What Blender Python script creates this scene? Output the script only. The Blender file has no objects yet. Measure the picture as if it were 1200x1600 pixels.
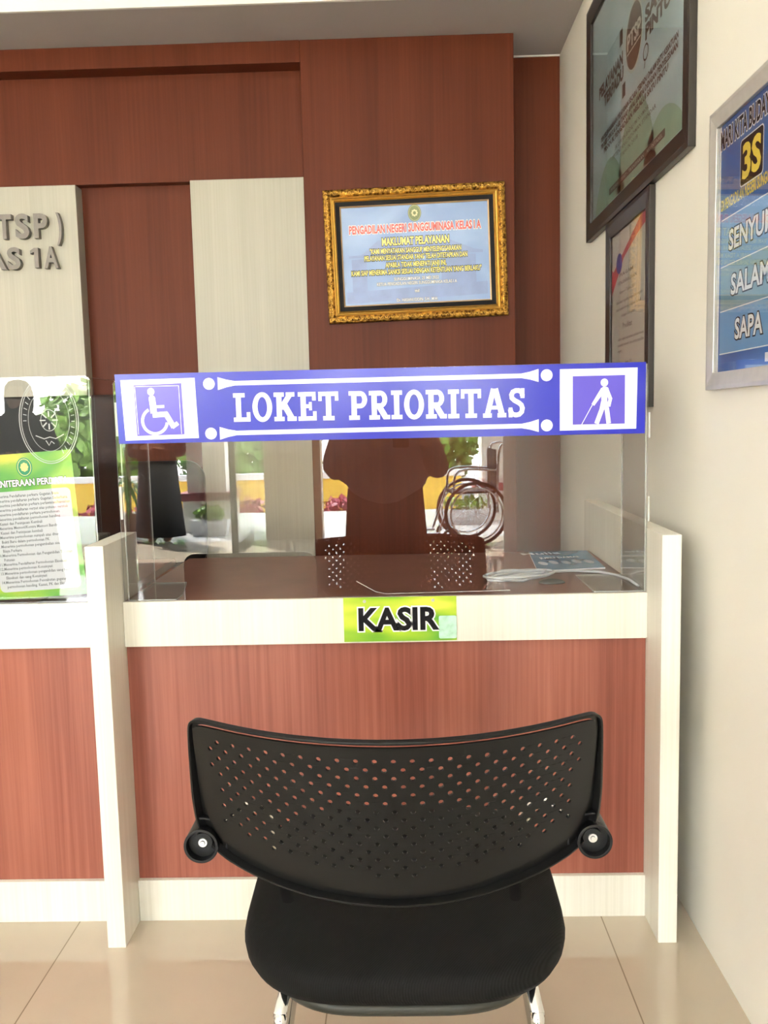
import bpy, bmesh, math, random
from mathutils import Vector, Matrix, noise
random.seed(7)
sc = bpy.context.scene
COL = sc.collection
PI = math.pi
R = math.radians
V = Vector

# ------------------------------------------------------------------ camera
cam_d = bpy.data.cameras.new('camera'); cam = bpy.data.objects.new('camera', cam_d); COL.objects.link(cam)
cam_d.sensor_fit = 'HORIZONTAL'; cam_d.sensor_width = 36.0
cam_d.lens = 36.0 * 1375.5 / 1200.0
cam_d.clip_start = 0.01
r_ = V((0.99951023, 0.02106427, -0.02314315)); u_ = V((0.02075696, 0.10719513, 0.9940213)); f_ = V((-0.02341916, 0.99401484, -0.1067054))
cam.matrix_world = Matrix(((r_.x, u_.x, -f_.x, 0.0), (r_.y, u_.y, -f_.y, 0.0), (r_.z, u_.z, -f_.z, 1.25), (0, 0, 0, 1)))
sc.camera = cam

# ------------------------------------------------------------------ world, sun, lamps, exposure
SKY, SUN, LAMP, EXPO = 18.0, 60.0, 26.0, 0.52
sc.view_settings.view_transform = 'Standard'
sc.view_settings.look = 'None'
sc.view_settings.exposure = EXPO
sc.view_settings.gamma = 1.0
sc.view_settings.use_curve_mapping = False
w = bpy.data.worlds.new('sky'); sc.world = w; w.use_nodes = True
wn = w.node_tree; bgn = wn.nodes['Background']
tc = wn.nodes.new('ShaderNodeTexCoord'); sx = wn.nodes.new('ShaderNodeSeparateXYZ'); rp = wn.nodes.new('ShaderNodeValToRGB')
wn.links.new(tc.outputs['Generated'], sx.inputs[0]); wn.links.new(sx.outputs['Z'], rp.inputs[0]); wn.links.new(rp.outputs[0], bgn.inputs[0])
rp.color_ramp.elements[0].position = 0.0; rp.color_ramp.elements[0].color = (1.0, 0.98, 0.94, 1)
rp.color_ramp.elements[1].position = 0.6; rp.color_ramp.elements[1].color = (0.72, 0.84, 1.0, 1)
bgn.inputs[1].default_value = SKY
sd = bpy.data.lights.new('sun', 'SUN'); sun = bpy.data.objects.new('sun', sd); COL.objects.link(sun)
sd.energy = SUN; sd.angle = R(1.0); sd.color = (1.0, 0.97, 0.92)
sun.rotation_euler = V((0.45, 0.55, -1.0)).to_track_quat('-Z', 'Y').to_euler()

# ------------------------------------------------------------------ materials
MATS = {}
def newmat(name):
    m = bpy.data.materials.new(name); m.use_nodes = True
    return m, m.node_tree, m.node_tree.nodes['Principled BSDF']
def mat(name, col, rough=0.5, metal=0.0, spec=0.5, emit=0.0, var=0.0, vscale=8.0, bump=0.0, bscale=60.0):
    if name in MATS: return MATS[name]
    m, nt, b = newmat(name)
    b.inputs['Base Color'].default_value = (*col, 1); b.inputs['Roughness'].default_value = rough
    b.inputs['Metallic'].default_value = metal; b.inputs['Specular IOR Level'].default_value = spec
    if emit:
        b.inputs['Emission Color'].default_value = (*col, 1); b.inputs['Emission Strength'].default_value = emit
    if var or bump:
        g = nt.nodes.new('ShaderNodeNewGeometry')
    if var:
        n = nt.nodes.new('ShaderNodeTexNoise'); n.inputs['Scale'].default_value = vscale; n.inputs['Detail'].default_value = 4
        nt.links.new(g.outputs['Position'], n.inputs['Vector'])
        cr = nt.nodes.new('ShaderNodeValToRGB')
        cr.color_ramp.elements[0].position = 0.3; cr.color_ramp.elements[1].position = 0.7
        cr.color_ramp.elements[0].color = (*[c * (1 - var) for c in col], 1); cr.color_ramp.elements[1].color = (*[min(1, c * (1 + var)) for c in col], 1)
        nt.links.new(n.outputs['Fac'], cr.inputs[0]); nt.links.new(cr.outputs[0], b.inputs['Base Color'])
    if bump:
        n2 = nt.nodes.new('ShaderNodeTexNoise'); n2.inputs['Scale'].default_value = bscale; n2.inputs['Detail'].default_value = 3
        nt.links.new(g.outputs['Position'], n2.inputs['Vector'])
        bp = nt.nodes.new('ShaderNodeBump'); bp.inputs['Strength'].default_value = bump; bp.inputs['Distance'].default_value = 0.002
        nt.links.new(n2.outputs['Fac'], bp.inputs['Height']); nt.links.new(bp.outputs[0], b.inputs['Normal'])
    MATS[name] = m; return m
def laminate(name, dark, light, rough, sx_=70.0, sz=1.3, spec=0.4, streak=0.5, knots=0.0):
    """wood-print laminate with an upright grain"""
    m, nt, b = newmat(name)
    N = nt.nodes.new; L = nt.links.new
    g = N('ShaderNodeNewGeometry'); mp = N('ShaderNodeMapping'); mp.inputs['Scale'].default_value = (sx_, sx_, sz)
    L(g.outputs['Position'], mp.inputs[0])
    n1 = N('ShaderNodeTexNoise'); n1.inputs['Scale'].default_value = 1.0; n1.inputs['Detail'].default_value = 5; n1.inputs['Roughness'].default_value = 0.65
    n1.inputs['Distortion'].default_value = 0.25
    L(mp.outputs[0], n1.inputs['Vector'])
    mp2 = N('ShaderNodeMapping'); mp2.inputs['Scale'].default_value = (7, 7, 0.5); L(g.outputs['Position'], mp2.inputs[0])
    n2 = N('ShaderNodeTexNoise'); n2.inputs['Scale'].default_value = 1.0; n2.inputs['Detail'].default_value = 2; L(mp2.outputs[0], n2.inputs['Vector'])
    mx = N('ShaderNodeMix'); mx.data_type = 'FLOAT'; mx.inputs[0].default_value = 1 - streak
    L(n1.outputs['Fac'], mx.inputs[2]); L(n2.outputs['Fac'], mx.inputs[3])
    cr = N('ShaderNodeValToRGB'); cr.color_ramp.elements[0].position = 0.34; cr.color_ramp.elements[1].position = 0.66
    cr.color_ramp.elements[0].color = (*dark, 1); cr.color_ramp.elements[1].color = (*light, 1)
    L(mx.outputs[0], cr.inputs[0]); L(cr.outputs[0], b.inputs['Base Color'])
    b.inputs['Roughness'].default_value = rough; b.inputs['Specular IOR Level'].default_value = spec
    bp = N('ShaderNodeBump'); bp.inputs['Strength'].default_value = 0.08; bp.inputs['Distance'].default_value = 0.001
    L(n1.outputs['Fac'], bp.inputs['Height']); L(bp.outputs[0], b.inputs['Normal'])
    MATS[name] = m; return m
RED = laminate('shaded_red_wood_laminate', (0.090, 0.0185, 0.0070), (0.143, 0.0325, 0.0130), 0.45, spec=0.16, streak=0.45)  # counter's red laminate darkened, the back wall's dimmer light put into the colour
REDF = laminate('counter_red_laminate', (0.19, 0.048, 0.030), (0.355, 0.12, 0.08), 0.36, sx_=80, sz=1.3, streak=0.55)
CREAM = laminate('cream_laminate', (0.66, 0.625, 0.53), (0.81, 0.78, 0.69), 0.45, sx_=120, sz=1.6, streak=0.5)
CREAMB = laminate('shaded_cream_laminate', (0.38, 0.355, 0.29), (0.46, 0.435, 0.36), 0.42, sx_=110, sz=1.2, streak=0.5)  # cream laminate darkened so its colour carries the shade at the back wall
TOPM = laminate('brown_counter_top', (0.13, 0.055, 0.04), (0.20, 0.085, 0.062), 0.3, sx_=6, sz=60, streak=0.4)
WALL = mat('wall_paint', (0.86, 0.83, 0.745), 0.6, spec=0.3, var=0.02, vscale=3)
WHITE_P = mat('white_paint', (0.86, 0.84, 0.80), 0.7, spec=0.2, var=0.015)
SOFF = mat('shaded_soffit_paint', (0.46, 0.42, 0.40), 0.7, spec=0.2, var=0.03, vscale=2)  # grey holds the shade of the beam's underside, its front stays white
BLACKP = mat('black_plastic', (0.0055, 0.0055, 0.0058), 0.40, spec=0.28, bump=0.12, bscale=900)
BLACKF = mat('black_frame', (0.022, 0.017, 0.014), 0.35, bump=0.05, bscale=200)
CHROME = mat('chrome', (0.75, 0.75, 0.76), 0.08, metal=1.0, var=0.02)
STEEL = mat('screw_steel', (0.55, 0.55, 0.53), 0.3, metal=0.9, var=0.05, vscale=300)
SILVER = mat('brushed_aluminium', (0.66, 0.65, 0.62), 0.45, metal=0.6, var=0.04, vscale=40)
GREYM = mat('grey_letter_metal', (0.19, 0.17, 0.155), 0.5, metal=0.35, var=0.08, vscale=60)
WHITE = mat('white_print', (0.88, 0.88, 0.88), 0.35, var=0.01)
BLACK = mat('black_print', (0.009, 0.008, 0.009), 0.5, spec=0.12, var=0.05)
SIGNB = mat('royal_blue_print', (0.022, 0.026, 0.39), 0.2, spec=0.35, var=0.03, vscale=4)
SIGNP = mat('violet_print', (0.10, 0.075, 0.48), 0.2, spec=0.35, var=0.03, vscale=4)
SIGNW = mat('sign_white', (0.78, 0.79, 0.83), 0.2, spec=0.35, var=0.01)
YEL = mat('yellow_print', (0.86, 0.66, 0.08), 0.4, var=0.03)
PALEY = mat('pale_yellow_print', (0.88, 0.80, 0.22), 0.4, var=0.03)
REDT = mat('red_print', (0.72, 0.09, 0.08), 0.4, var=0.03)

def grad_print(name, stops, scale, rot, rough=0.35, dist=1.0):
    m, nt, b = newmat(name); N = nt.nodes.new; L = nt.links.new
    g = N('ShaderNodeNewGeometry'); mp = N('ShaderNodeMapping'); mp.inputs['Rotation'].default_value = rot; mp.inputs['Scale'].default_value = scale
    L(g.outputs['Position'], mp.inputs[0])
    n = N('ShaderNodeTexNoise'); n.inputs['Scale'].default_value = 1.0; n.inputs['Detail'].default_value = 2; n.inputs['Distortion'].default_value = dist
    L(mp.outputs[0], n.inputs['Vector'])
    cr = N('ShaderNodeValToRGB'); e = cr.color_ramp.elements
    while len(e) < len(stops): e.new(0.5)
    for q, (p, c) in zip(e, stops): q.position = p; q.color = (*c, 1)
    L(n.outputs['Fac'], cr.inputs[0]); L(cr.outputs[0], b.inputs['Base Color'])
    b.inputs['Roughness'].default_value = rough; MATS[name] = m; return m
GREEN_G = grad_print('green_streak_print', [(0.28, (0.01, 0.15, 0.03)), (0.42, (0.09, 0.34, 0.02)), (0.52, (0.36, 0.54, 0.02)), (0.66, (0.66, 0.68, 0.07))], (3.2, 3, 14), (0, R(36), 0), dist=0.3)
FLYER_G = grad_print('flyer_green_print', [(0.30, (0.02, 0.18, 0.04)), (0.45, (0.10, 0.36, 0.05)), (0.56, (0.26, 0.46, 0.05)), (0.68, (0.62, 0.55, 0.04))], (5, 5, 8), (0, R(40), 0), dist=0.3)
POSTER_T = grad_print('teal_poster_print', [(0.35, (0.36, 0.50, 0.55)), (0.5, (0.43, 0.58, 0.63)), (0.65, (0.50, 0.65, 0.70))], (3, 3, 3), (0, 0, 0), dist=0.0)
POSTER_B = grad_print('blue_poster_print', [(0.3, (0.018, 0.105, 0.37)), (0.7, (0.035, 0.17, 0.48))], (4, 4, 4), (0, 0, 0))
BAND1 = grad_print('light_blue_band', [(0.3, (0.10, 0.28, 0.58)), (0.7, (0.17, 0.38, 0.66))], (5, 5, 9), (0, 0, 0))
BAND2 = grad_print('grey_blue_band', [(0.3, (0.15, 0.30, 0.42)), (0.7, (0.22, 0.38, 0.48))], (5, 5, 9), (0, 0, 0))
NOTICE_B = grad_print('pale_blue_print', [(0.3, (0.22, 0.34, 0.64)), (0.7, (0.32, 0.46, 0.74))], (4, 4, 6), (0, 0, 0))
NOTICE_D = mat('notice_building_print', (0.25, 0.34, 0.62), 0.4, var=0.08, vscale=20)
PAPER = mat('certificate_paper', (0.66, 0.62, 0.57), 0.5, var=0.02)
GREYT = mat('grey_print', (0.10, 0.095, 0.09), 0.5, var=0.05)
BROWNT = mat('brown_print', (0.10, 0.070, 0.058), 0.5, var=0.05)

def goldmat():
    m, nt, b = newmat('carved_gold'); N = nt.nodes.new; L = nt.links.new
    b.inputs['Metallic'].default_value = 0.85; b.inputs['Roughness'].default_value = 0.3
    g = N('ShaderNodeNewGeometry')
    v = N('ShaderNodeTexVoronoi'); v.inputs['Scale'].default_value = 75; L(g.outputs['Position'], v.inputs['Vector'])
    n = N('ShaderNodeTexNoise'); n.inputs['Scale'].default_value = 110; n.inputs['Distortion'].default_value = 1.5; L(g.outputs['Position'], n.inputs['Vector'])
    mx = N('ShaderNodeMath'); mx.operation = 'MULTIPLY'; L(v.outputs['Distance'], mx.inputs[0]); L(n.outputs['Fac'], mx.inputs[1])
    cr = N('ShaderNodeValToRGB'); cr.color_ramp.elements[0].position = 0.10; cr.color_ramp.elements[1].position = 0.50
    cr.color_ramp.elements[0].color = (0.10, 0.035, 0.005, 1); cr.color_ramp.elements[1].color = (0.72, 0.40, 0.07, 1)  # low spots of the carving get their recess shade painted dark
    L(mx.outputs[0], cr.inputs[0]); L(cr.outputs[0], b.inputs['Base Color'])
    bp = N('ShaderNodeBump'); bp.inputs['Strength'].default_value = 0.9; bp.inputs['Distance'].default_value = 0.006
    L(mx.outputs[0], bp.inputs['Height']); L(bp.outputs[0], b.inputs['Normal'])
    return m
GOLDC = goldmat()
GOLD = mat('smooth_gold', (0.72, 0.43, 0.10), 0.28, metal=0.9, var=0.08, vscale=60)

def tilemat():
    m, nt, b = newmat('glossy_floor_tile'); N = nt.nodes.new; L = nt.links.new
    g = N('ShaderNodeNewGeometry'); mp = N('ShaderNodeMapping'); mp.inputs['Location'].default_value = (0.842, -2.2 + 0.655 * 20, 0)
    L(g.outputs['Position'], mp.inputs[0])
    br = N('ShaderNodeTexBrick'); br.offset = 0.0; br.squash = 1.0
    br.inputs['Scale'].default_value = 1.0; br.inputs['Brick Width'].default_value = 0.6555; br.inputs['Row Height'].default_value = 0.6555
    br.inputs['Mortar Size'].default_value = 0.0016; br.inputs['Mortar Smooth'].default_value = 0.1; br.inputs['Bias'].default_value = 0
    br.inputs['Color1'].default_value = (0.53, 0.45, 0.345, 1); br.inputs['Color2'].default_value = (0.51, 0.435, 0.33, 1); br.inputs['Mortar'].default_value = (0.27, 0.22, 0.155, 1)
    L(mp.outputs[0], br.inputs['Vector'])
    n = N('ShaderNodeTexNoise'); n.inputs['Scale'].default_value = 5; n.inputs['Detail'].default_value = 5; L(g.outputs['Position'], n.inputs['Vector'])
    mr = N('ShaderNodeMapRange'); mr.inputs[3].default_value = 0.93; mr.inputs[4].default_value = 1.06; L(n.outputs['Fac'], mr.inputs[0])
    mx = N('ShaderNodeMix'); mx.data_type = 'RGBA'; mx.blend_type = 'MULTIPLY'; mx.inputs[0].default_value = 1
    L(br.outputs['Color'], mx.inputs[6]); L(mr.outputs[0], mx.inputs[7]); L(mx.outputs[2], b.inputs['Base Color'])
    b.inputs['Roughness'].default_value = 0.03; b.inputs['Specular IOR Level'].default_value = 0.9
    return m
TILE = tilemat()

def clearmat(name, tint, edge=False, f0=0.043):
    """thin clear sheet: each face lets light through and reflects by its angle"""
    m = bpy.data.materials.new(name); m.use_nodes = True; nt = m.node_tree; nt.nodes.clear(); N = nt.nodes.new; L = nt.links.new
    out = N('ShaderNodeOutputMaterial'); tr = N('ShaderNodeBsdfTransparent'); gl = N('ShaderNodeBsdfGlossy')
    tr.inputs[0].default_value = (*tint, 1); gl.inputs['Roughness'].default_value = 0.0
    g = N('ShaderNodeNewGeometry'); d = N('ShaderNodeVectorMath'); d.operation = 'DOT_PRODUCT'
    L(g.outputs['Incoming'], d.inputs[0]); L(g.outputs['Normal'], d.inputs[1])
    a = N('ShaderNodeMath'); a.operation = 'ABSOLUTE'; L(d.outputs['Value'], a.inputs[0])
    s = N('ShaderNodeMath'); s.operation = 'SUBTRACT'; s.inputs[0].default_value = 1.0; L(a.outputs[0], s.inputs[1])
    p = N('ShaderNodeMath'); p.operation = 'POWER'; p.inputs[1].default_value = 5; L(s.outputs[0], p.inputs[0])
    q = N('ShaderNodeMath'); q.operation = 'MULTIPLY_ADD'; q.inputs[1].default_value = 0.9; q.inputs[2].default_value = f0; L(p.outputs[0], q.inputs[0])
    mx = N('ShaderNodeMixShader'); L(q.outputs[0], mx.inputs[0]); L(tr.outputs[0], mx.inputs[1]); L(gl.outputs[0], mx.inputs[2])
    last = mx
    if edge:
        df = N('ShaderNodeBsdfDiffuse'); df.inputs[0].default_value = (0.8, 0.82, 0.8, 1)
        m2 = N('ShaderNodeMixShader'); m2.inputs[0].default_value = 0.45; L(mx.outputs[0], m2.inputs[1]); L(df.outputs[0], m2.inputs[2]); last = m2
    L(last.outputs[0], out.inputs[0]); MATS[name] = m; return m
ACRY = clearmat('clear_acrylic', (0.965, 0.97, 0.97))
ACRE = clearmat('acrylic_edge', (0.90, 0.92, 0.92), True)  # whitened to imitate light piped to the sheet edges; also for etching and tape
GLASS = clearmat('picture_glass', (0.99, 0.995, 0.99), f0=0.035)

# ------------------------------------------------------------------ mesh helpers
class MB:
    def __init__(s, jit=0.0): s.v = []; s.f = []; s.m = []; s.mi = 0; s.jit = jit; s.cnt = 0
    def add(s, vs, fs):
        b = len(s.v); s.v += [tuple(x) for x in vs]; s.f += [tuple(i + b for i in q) for q in fs]; s.m += [s.mi] * len(fs); return s
    def box(s, x0, x1, y0, y1, z0, z1):
        vs = [(x, y, z) for z in (z0, z1) for y in (y0, y1) for x in (x0, x1)]
        return s.add(vs, [(0, 2, 3, 1), (4, 5, 7, 6), (0, 1, 5, 4), (2, 6, 7, 3), (0, 4, 6, 2), (1, 3, 7, 5)])
    def prism(s, pts, fr, d0, d1):
        """2D polygon (counter-clockwise) on frame fr, from depth d0 to d1 along its normal"""
        n = len(pts); d1 += s.jit * s.cnt; s.cnt += 1
        vs = [fr(a, b, d0) for a, b in pts] + [fr(a, b, d1) for a, b in pts]
        fs = [tuple(range(n - 1, -1, -1)), tuple(range(n, 2 * n))] + [(i, (i + 1) % n, n + (i + 1) % n, n + i) for i in range(n)]
        return s.add(vs, fs)
    def flat(s, pts, fr, d):
        d += s.jit * s.cnt; s.cnt += 1
        return s.add([fr(a, b, d) for a, b in pts], [tuple(range(len(pts)))])
    def rect(s, fr, a0, a1, b0, b1, d0, d1): return s.prism([(a0, b0), (a1, b0), (a1, b1), (a0, b1)], fr, d0, d1)
    def loft(s, rings, cap=True):
        n = len(rings[0]); b = []
        for r in rings: b += list(r)
        fs = [(i * n + j, i * n + (j + 1) % n, (i + 1) * n + (j + 1) % n, (i + 1) * n + j) for i in range(len(rings) - 1) for j in range(n)]
        if cap: fs += [tuple(range(n - 1, -1, -1)), tuple(range((len(rings) - 1) * n, len(rings) * n))]
        return s.add(b, fs)
    def tube(s, pts, r, n=10, cap=True):
        pts = [V(p) for p in pts]; rs = r if isinstance(r, (list, tuple)) else [r] * len(pts)
        rings = []; up = None
        for i, p in enumerate(pts):
            t = (pts[min(i + 1, len(pts) - 1)] - pts[max(i - 1, 0)]).normalized()
            if up is None: up = t.orthogonal().normalized()
            up = (up - t * up.dot(t)).normalized(); sd_ = t.cross(up)
            rings.append([p + (up * math.cos(2 * PI * k / n) + sd_ * math.sin(2 * PI * k / n)) * rs[i] for k in range(n)])
        return s.loft(rings, cap)
    def disc(s, fr, a, b, ra, rb, d0, d1, n=28):
        return s.prism([(a + ra * math.cos(2 * PI * k / n), b + rb * math.sin(2 * PI * k / n)) for k in range(n)], fr, d0, d1)
    def ring(s, fr, a, b, ra, rb, t, d0, d1, n=32, a0=0.0, a1=2 * PI):
        full = abs(a1 - a0 - 2 * PI) < 1e-6; m = n if full else n + 1
        q = [a0 + (a1 - a0) * k / n for k in range(m)]; vs = []
        for d in (d0, d1):
            for rr in (0, -t): vs += [fr(a + (ra + rr) * math.cos(k), b + (rb + rr) * math.sin(k), d) for k in q]
        fs = []
        for i in range(m if full else m - 1):
            j = (i + 1) % m
            fs += [(i, m + i, m + j, j), (2 * m + i, 2 * m + j, 3 * m + j, 3 * m + i), (i, j, 2 * m + j, 2 * m + i), (m + i, 3 * m + i, 3 * m + j, m + j)]
        return s.add(vs, fs)
    def stroke(s, fr, pts, wd, d0, d1):
        """ribbon of width wd along a 2D polyline (wd may be a list)"""
        ws = wd if isinstance(wd, (list, tuple)) else [wd] * len(pts); L_, R2 = [], []
        for i, p in enumerate(pts):
            a = V(pts[max(i - 1, 0)]); b = V(pts[min(i + 1, len(pts) - 1)]); t = (b - a).normalized(); nn = V((-t.y, t.x))
            L_.append(V(p) + nn * ws[i] / 2); R2.append(V(p) - nn * ws[i] / 2)
        return s.prism([(q.x, q.y) for q in R2] + [(q.x, q.y) for q in reversed(L_)], fr, d0, d1)
    def build(s, name, material, parent=None, smooth=False, bevel=0.0, recalc=True, kind=None):
        me = bpy.data.meshes.new(name); me.from_pydata(s.v, [], s.f)
        for q in (material if isinstance(material, (list, tuple)) else [material]): me.materials.append(q)
        if any(s.m): me.polygons.foreach_set('material_index', s.m)
        if recalc:
            bm = bmesh.new(); bm.from_mesh(me); bmesh.ops.recalc_face_normals(bm, faces=bm.faces); bm.to_mesh(me); bm.free()
        if smooth: me.polygons.foreach_set('use_smooth', [True] * len(me.polygons))
        o = bpy.data.objects.new(name, me); COL.objects.link(o)
        if parent is not None: attach(o, parent)
        if bevel:
            q = o.modifiers.new('bevel', 'BEVEL'); q.width = bevel; q.segments = 2; q.limit_method = 'ANGLE'; q.angle_limit = R(40); q.harden_normals = False
        if kind: o['kind'] = kind
        return o
def attach(o, parent):
    """parent a mesh, its own origin moved onto the thing's base point"""
    top = parent; off = V(parent.location)
    while top.parent: top = top.parent; off += V(top.location)
    if off.length: o.data.transform(Matrix.Translation(-off))
    o.parent = parent
def thing(name, label, cat, loc, group=None):
    o = bpy.data.objects.new(name, None); COL.objects.link(o); o.location = loc; o.empty_display_size = 0.05
    o['label'] = label; o['category'] = cat
    if group: o['group'] = group
    return o
def tag(o, label, cat, group=None, kind=None):
    o['label'] = label; o['category'] = cat
    if group: o['group'] = group
    if kind: o['kind'] = kind
    return o
def copy_thing(root, loc, label, group=None):
    r = root.copy(); COL.objects.link(r); r.location = loc; r['label'] = label
    if group: r['group'] = group
    for ch in list(root.children):
        c = ch.copy(); COL.objects.link(c); c.parent = r
        for g in list(ch.children):
            d = g.copy(); COL.objects.link(d); d.parent = c
    return r
class Fr:
    def __init__(s, o, u, v, roll=0.0):
        s.o = V(o); u = V(u).normalized(); v = V(v).normalized(); n = u.cross(v)
        if roll: q = Matrix.Rotation(roll, 3, n); u = q @ u; v = q @ v
        s.u, s.v, s.n = u, v, n
    def __call__(s, a, b, d=0.0): return s.o + s.u * a + s.v * b + s.n * d
    def sub(s, a, b, d=0.0): return Fr(s(a, b, d), s.u, s.v)
FRONT = lambda x, y, z, roll=0.0: Fr((x, y, z), (1, 0, 0), (0, 0, 1), roll)        # faces the visitor (-y)
RIGHTW = lambda x, y, z: Fr((x, y, z), (0, -1, 0), (0, 0, 1))                       # faces -x, text runs towards the visitor
def struct(o): o['kind'] = 'structure'; return o
def rrect(a0, a1, b0, b1, r, n=6):
    pts = []
    for cx, cy, s0 in ((a1 - r, b0 + r, -PI / 2), (a1 - r, b1 - r, 0), (a0 + r, b1 - r, PI / 2), (a0 + r, b0 + r, PI)):
        pts += [(cx + r * math.cos(s0 + PI / 2 * k / n), cy + r * math.sin(s0 + PI / 2 * k / n)) for k in range(n + 1)]
    return pts

# text as flat or raised mesh
DG = None
def glyphs(s, bold=0.0, ext=0.0, res=3):
    c = bpy.data.curves.new('t', 'FONT'); c.body = s; c.size = 1.0; c.offset = bold; c.extrude = ext; c.resolution_u = res
    o = bpy.data.objects.new('t', c); COL.objects.link(o)
    bpy.context.view_layer.update()
    me = bpy.data.meshes.new_from_object(o.evaluated_get(bpy.context.evaluated_depsgraph_get()))
    vs = [tuple(q.co) for q in me.vertices]; fs = [tuple(p.vertices) for p in me.polygons]
    bpy.data.objects.remove(o); bpy.data.curves.remove(c); bpy.data.meshes.remove(me)
    return vs, fs
_h = glyphs('H')[0]; CAP = max(q[1] for q in _h) - min(q[1] for q in _h)
def text(mb, fr, s, a0, a1, b, cap, d, bold=0.0, rise=0.0, res=3, ext=0.0, grow=0.0):
    """lettering whose baseline runs from (a0,b) to (a1,b+rise), capitals cap high"""
    vs, fs = glyphs(s, bold, ext, res)
    v0, _ = (vs, fs) if not grow else glyphs(s, grow, 0, 1)
    x0 = min(q[0] for q in vs); x1 = max(q[0] for q in vs)
    k = (a1 - a0) / (x1 - x0); ky = cap / CAP
    return mb.add([fr(a0 + (q[0] - x0) * k, b + q[1] * ky + rise * (q[0] - x0) / (x1 - x0), d + q[2]) for q in vs], fs)
def outlined(mb_out, mb_in, fr, s, a0, a1, b, cap, d, bold_in, bold_out, rise=0.0, res=3, gap=0.0003):
    """the same letters twice: a fatter outline just behind the fill"""
    vi, fi = glyphs(s, bold_in, 0, res); vo, fo = glyphs(s, bold_out, 0, res)
    x0 = min(q[0] for q in vi); x1 = max(q[0] for q in vi); k = (a1 - a0) / (x1 - x0); ky = cap / CAP
    P = lambda q, dd: fr(a0 + (q[0] - x0) * k, b + q[1] * ky + rise * (q[0] - x0) / (x1 - x0), dd)
    mb_out.add([P(q, d) for q in vo], fo); mb_in.add([P(q, d + gap) for q in vi], fi)

def bez0(pts, n=8):
    P_ = [V(p) for p in pts]; out = []
    for i in range(len(P_) - 1):
        p0 = P_[max(i - 1, 0)]; p1 = P_[i]; p2 = P_[i + 1]; p3 = P_[min(i + 2, len(P_) - 1)]
        for k in range(n):
            t = k / n; out.append(0.5 * ((2 * p1) + (-p0 + p2) * t + (2 * p0 - 5 * p1 + 4 * p2 - p3) * t * t + (-p0 + 3 * p1 - 3 * p2 + p3) * t ** 3))
    return out + [P_[-1]]
# ------------------------------------------------------------------ the room
XW = 0.6865; YM = 3.642; ZS = 2.738; YF = -4.9
struct(MB().box(-7.2, 4.2, YF, 4.1, -0.12, 0.0).build('floor', TILE))
struct(MB().box(XW, XW + 0.15, -1.75, 4.1, 0, 3.6).build('wall_right', WALL))
struct(MB().box(XW, 4.2, -1.9, -1.75, 0, 3.6).build('wall_return', WALL))
struct(MB().box(4.2, 4.35, YF, -1.75, 0, 3.6).build('wall_side', WALL))
struct(MB().box(-7.35, -7.2, YF, 4.1, 0, 3.6).build('wall_left', WALL))
struct(MB().box(-7.2, 4.2, YF, 3.34, 3.42, 3.6).build('ceiling', WHITE_P))
beam = MB(); beam.box(-7.2, XW, 3.337, 4.1, ZS, 3.6)
struct(beam.build('trim_1', SOFF))                                                  # the dropped beam over the back wall
struct(MB().box(-7.2, XW, 3.325, 3.337, ZS - 0.001, 3.42).build('trim_2', WHITE_P))  # its white front
# back wall: red laminate panels, stepped
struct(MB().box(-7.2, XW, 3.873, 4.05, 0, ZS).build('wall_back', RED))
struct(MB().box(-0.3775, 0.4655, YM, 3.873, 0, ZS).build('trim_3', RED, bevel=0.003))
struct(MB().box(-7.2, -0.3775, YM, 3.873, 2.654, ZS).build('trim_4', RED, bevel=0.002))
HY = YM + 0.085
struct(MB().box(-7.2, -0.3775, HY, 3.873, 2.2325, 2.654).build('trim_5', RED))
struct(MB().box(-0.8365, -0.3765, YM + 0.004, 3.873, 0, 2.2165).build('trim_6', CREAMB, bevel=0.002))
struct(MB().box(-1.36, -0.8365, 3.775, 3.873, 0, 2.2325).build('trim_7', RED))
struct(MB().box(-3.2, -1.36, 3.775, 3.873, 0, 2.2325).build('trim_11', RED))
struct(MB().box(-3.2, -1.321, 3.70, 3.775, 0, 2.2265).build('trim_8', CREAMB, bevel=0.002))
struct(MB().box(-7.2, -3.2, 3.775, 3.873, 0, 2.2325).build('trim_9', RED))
struct(MB().box(0.4655, XW, 3.866, 3.873, ZS - 0.006, ZS).build('trim_10', WHITE_P))

# ------------------------------------------------------------------ counters
ZT = 0.818
def counter(x0, x1, label):
    t = thing('service_counter', label, 'counter', ((x0 + x1) / 2, 2.4, 0), 'service counters')
    MB().box(x0, x1, 2.099, 2.76, ZT - 0.02, ZT).build('worktop', TOPM, t)
    MB().box(x0, x1, 2.0875, 2.099, 0.7075, ZT + 0.0005).build('fascia', CREAM, t, bevel=0.0008)
    MB().box(x0, x1, 2.101, 2.119, 0.06, 0.7980).build('front_panel', REDF, t)
    MB().box(x0, x1, 2.0870, 2.1005, 0.0, 0.1072).build('plinth', CREAM, t, bevel=0.0008)
    return t
c1 = counter(-0.6890, 0.5773, 'cashier counter bay with red front panel and cream bands between the two side panels')
c2 = counter(-2.60, -0.7331, 'neighbouring counter bay left of the priority counter, cut off by the photo edge')
def side_panel(x0, x1, yb, label):
    m = MB().box(x0, x1, 1.9737, yb, 0, 0.973)
    return tag(m.build('counter_side_panel', CREAM, bevel=0.0012), label, 'counter panel', 'cream counter side panels')
side_panel(-0.7327, -0.6894, 2.229, 'cream upright counter divider standing left of the priority counter')
side_panel(0.5777, 0.6216, 2.83, 'cream upright counter end panel standing next to the right wall')

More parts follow.
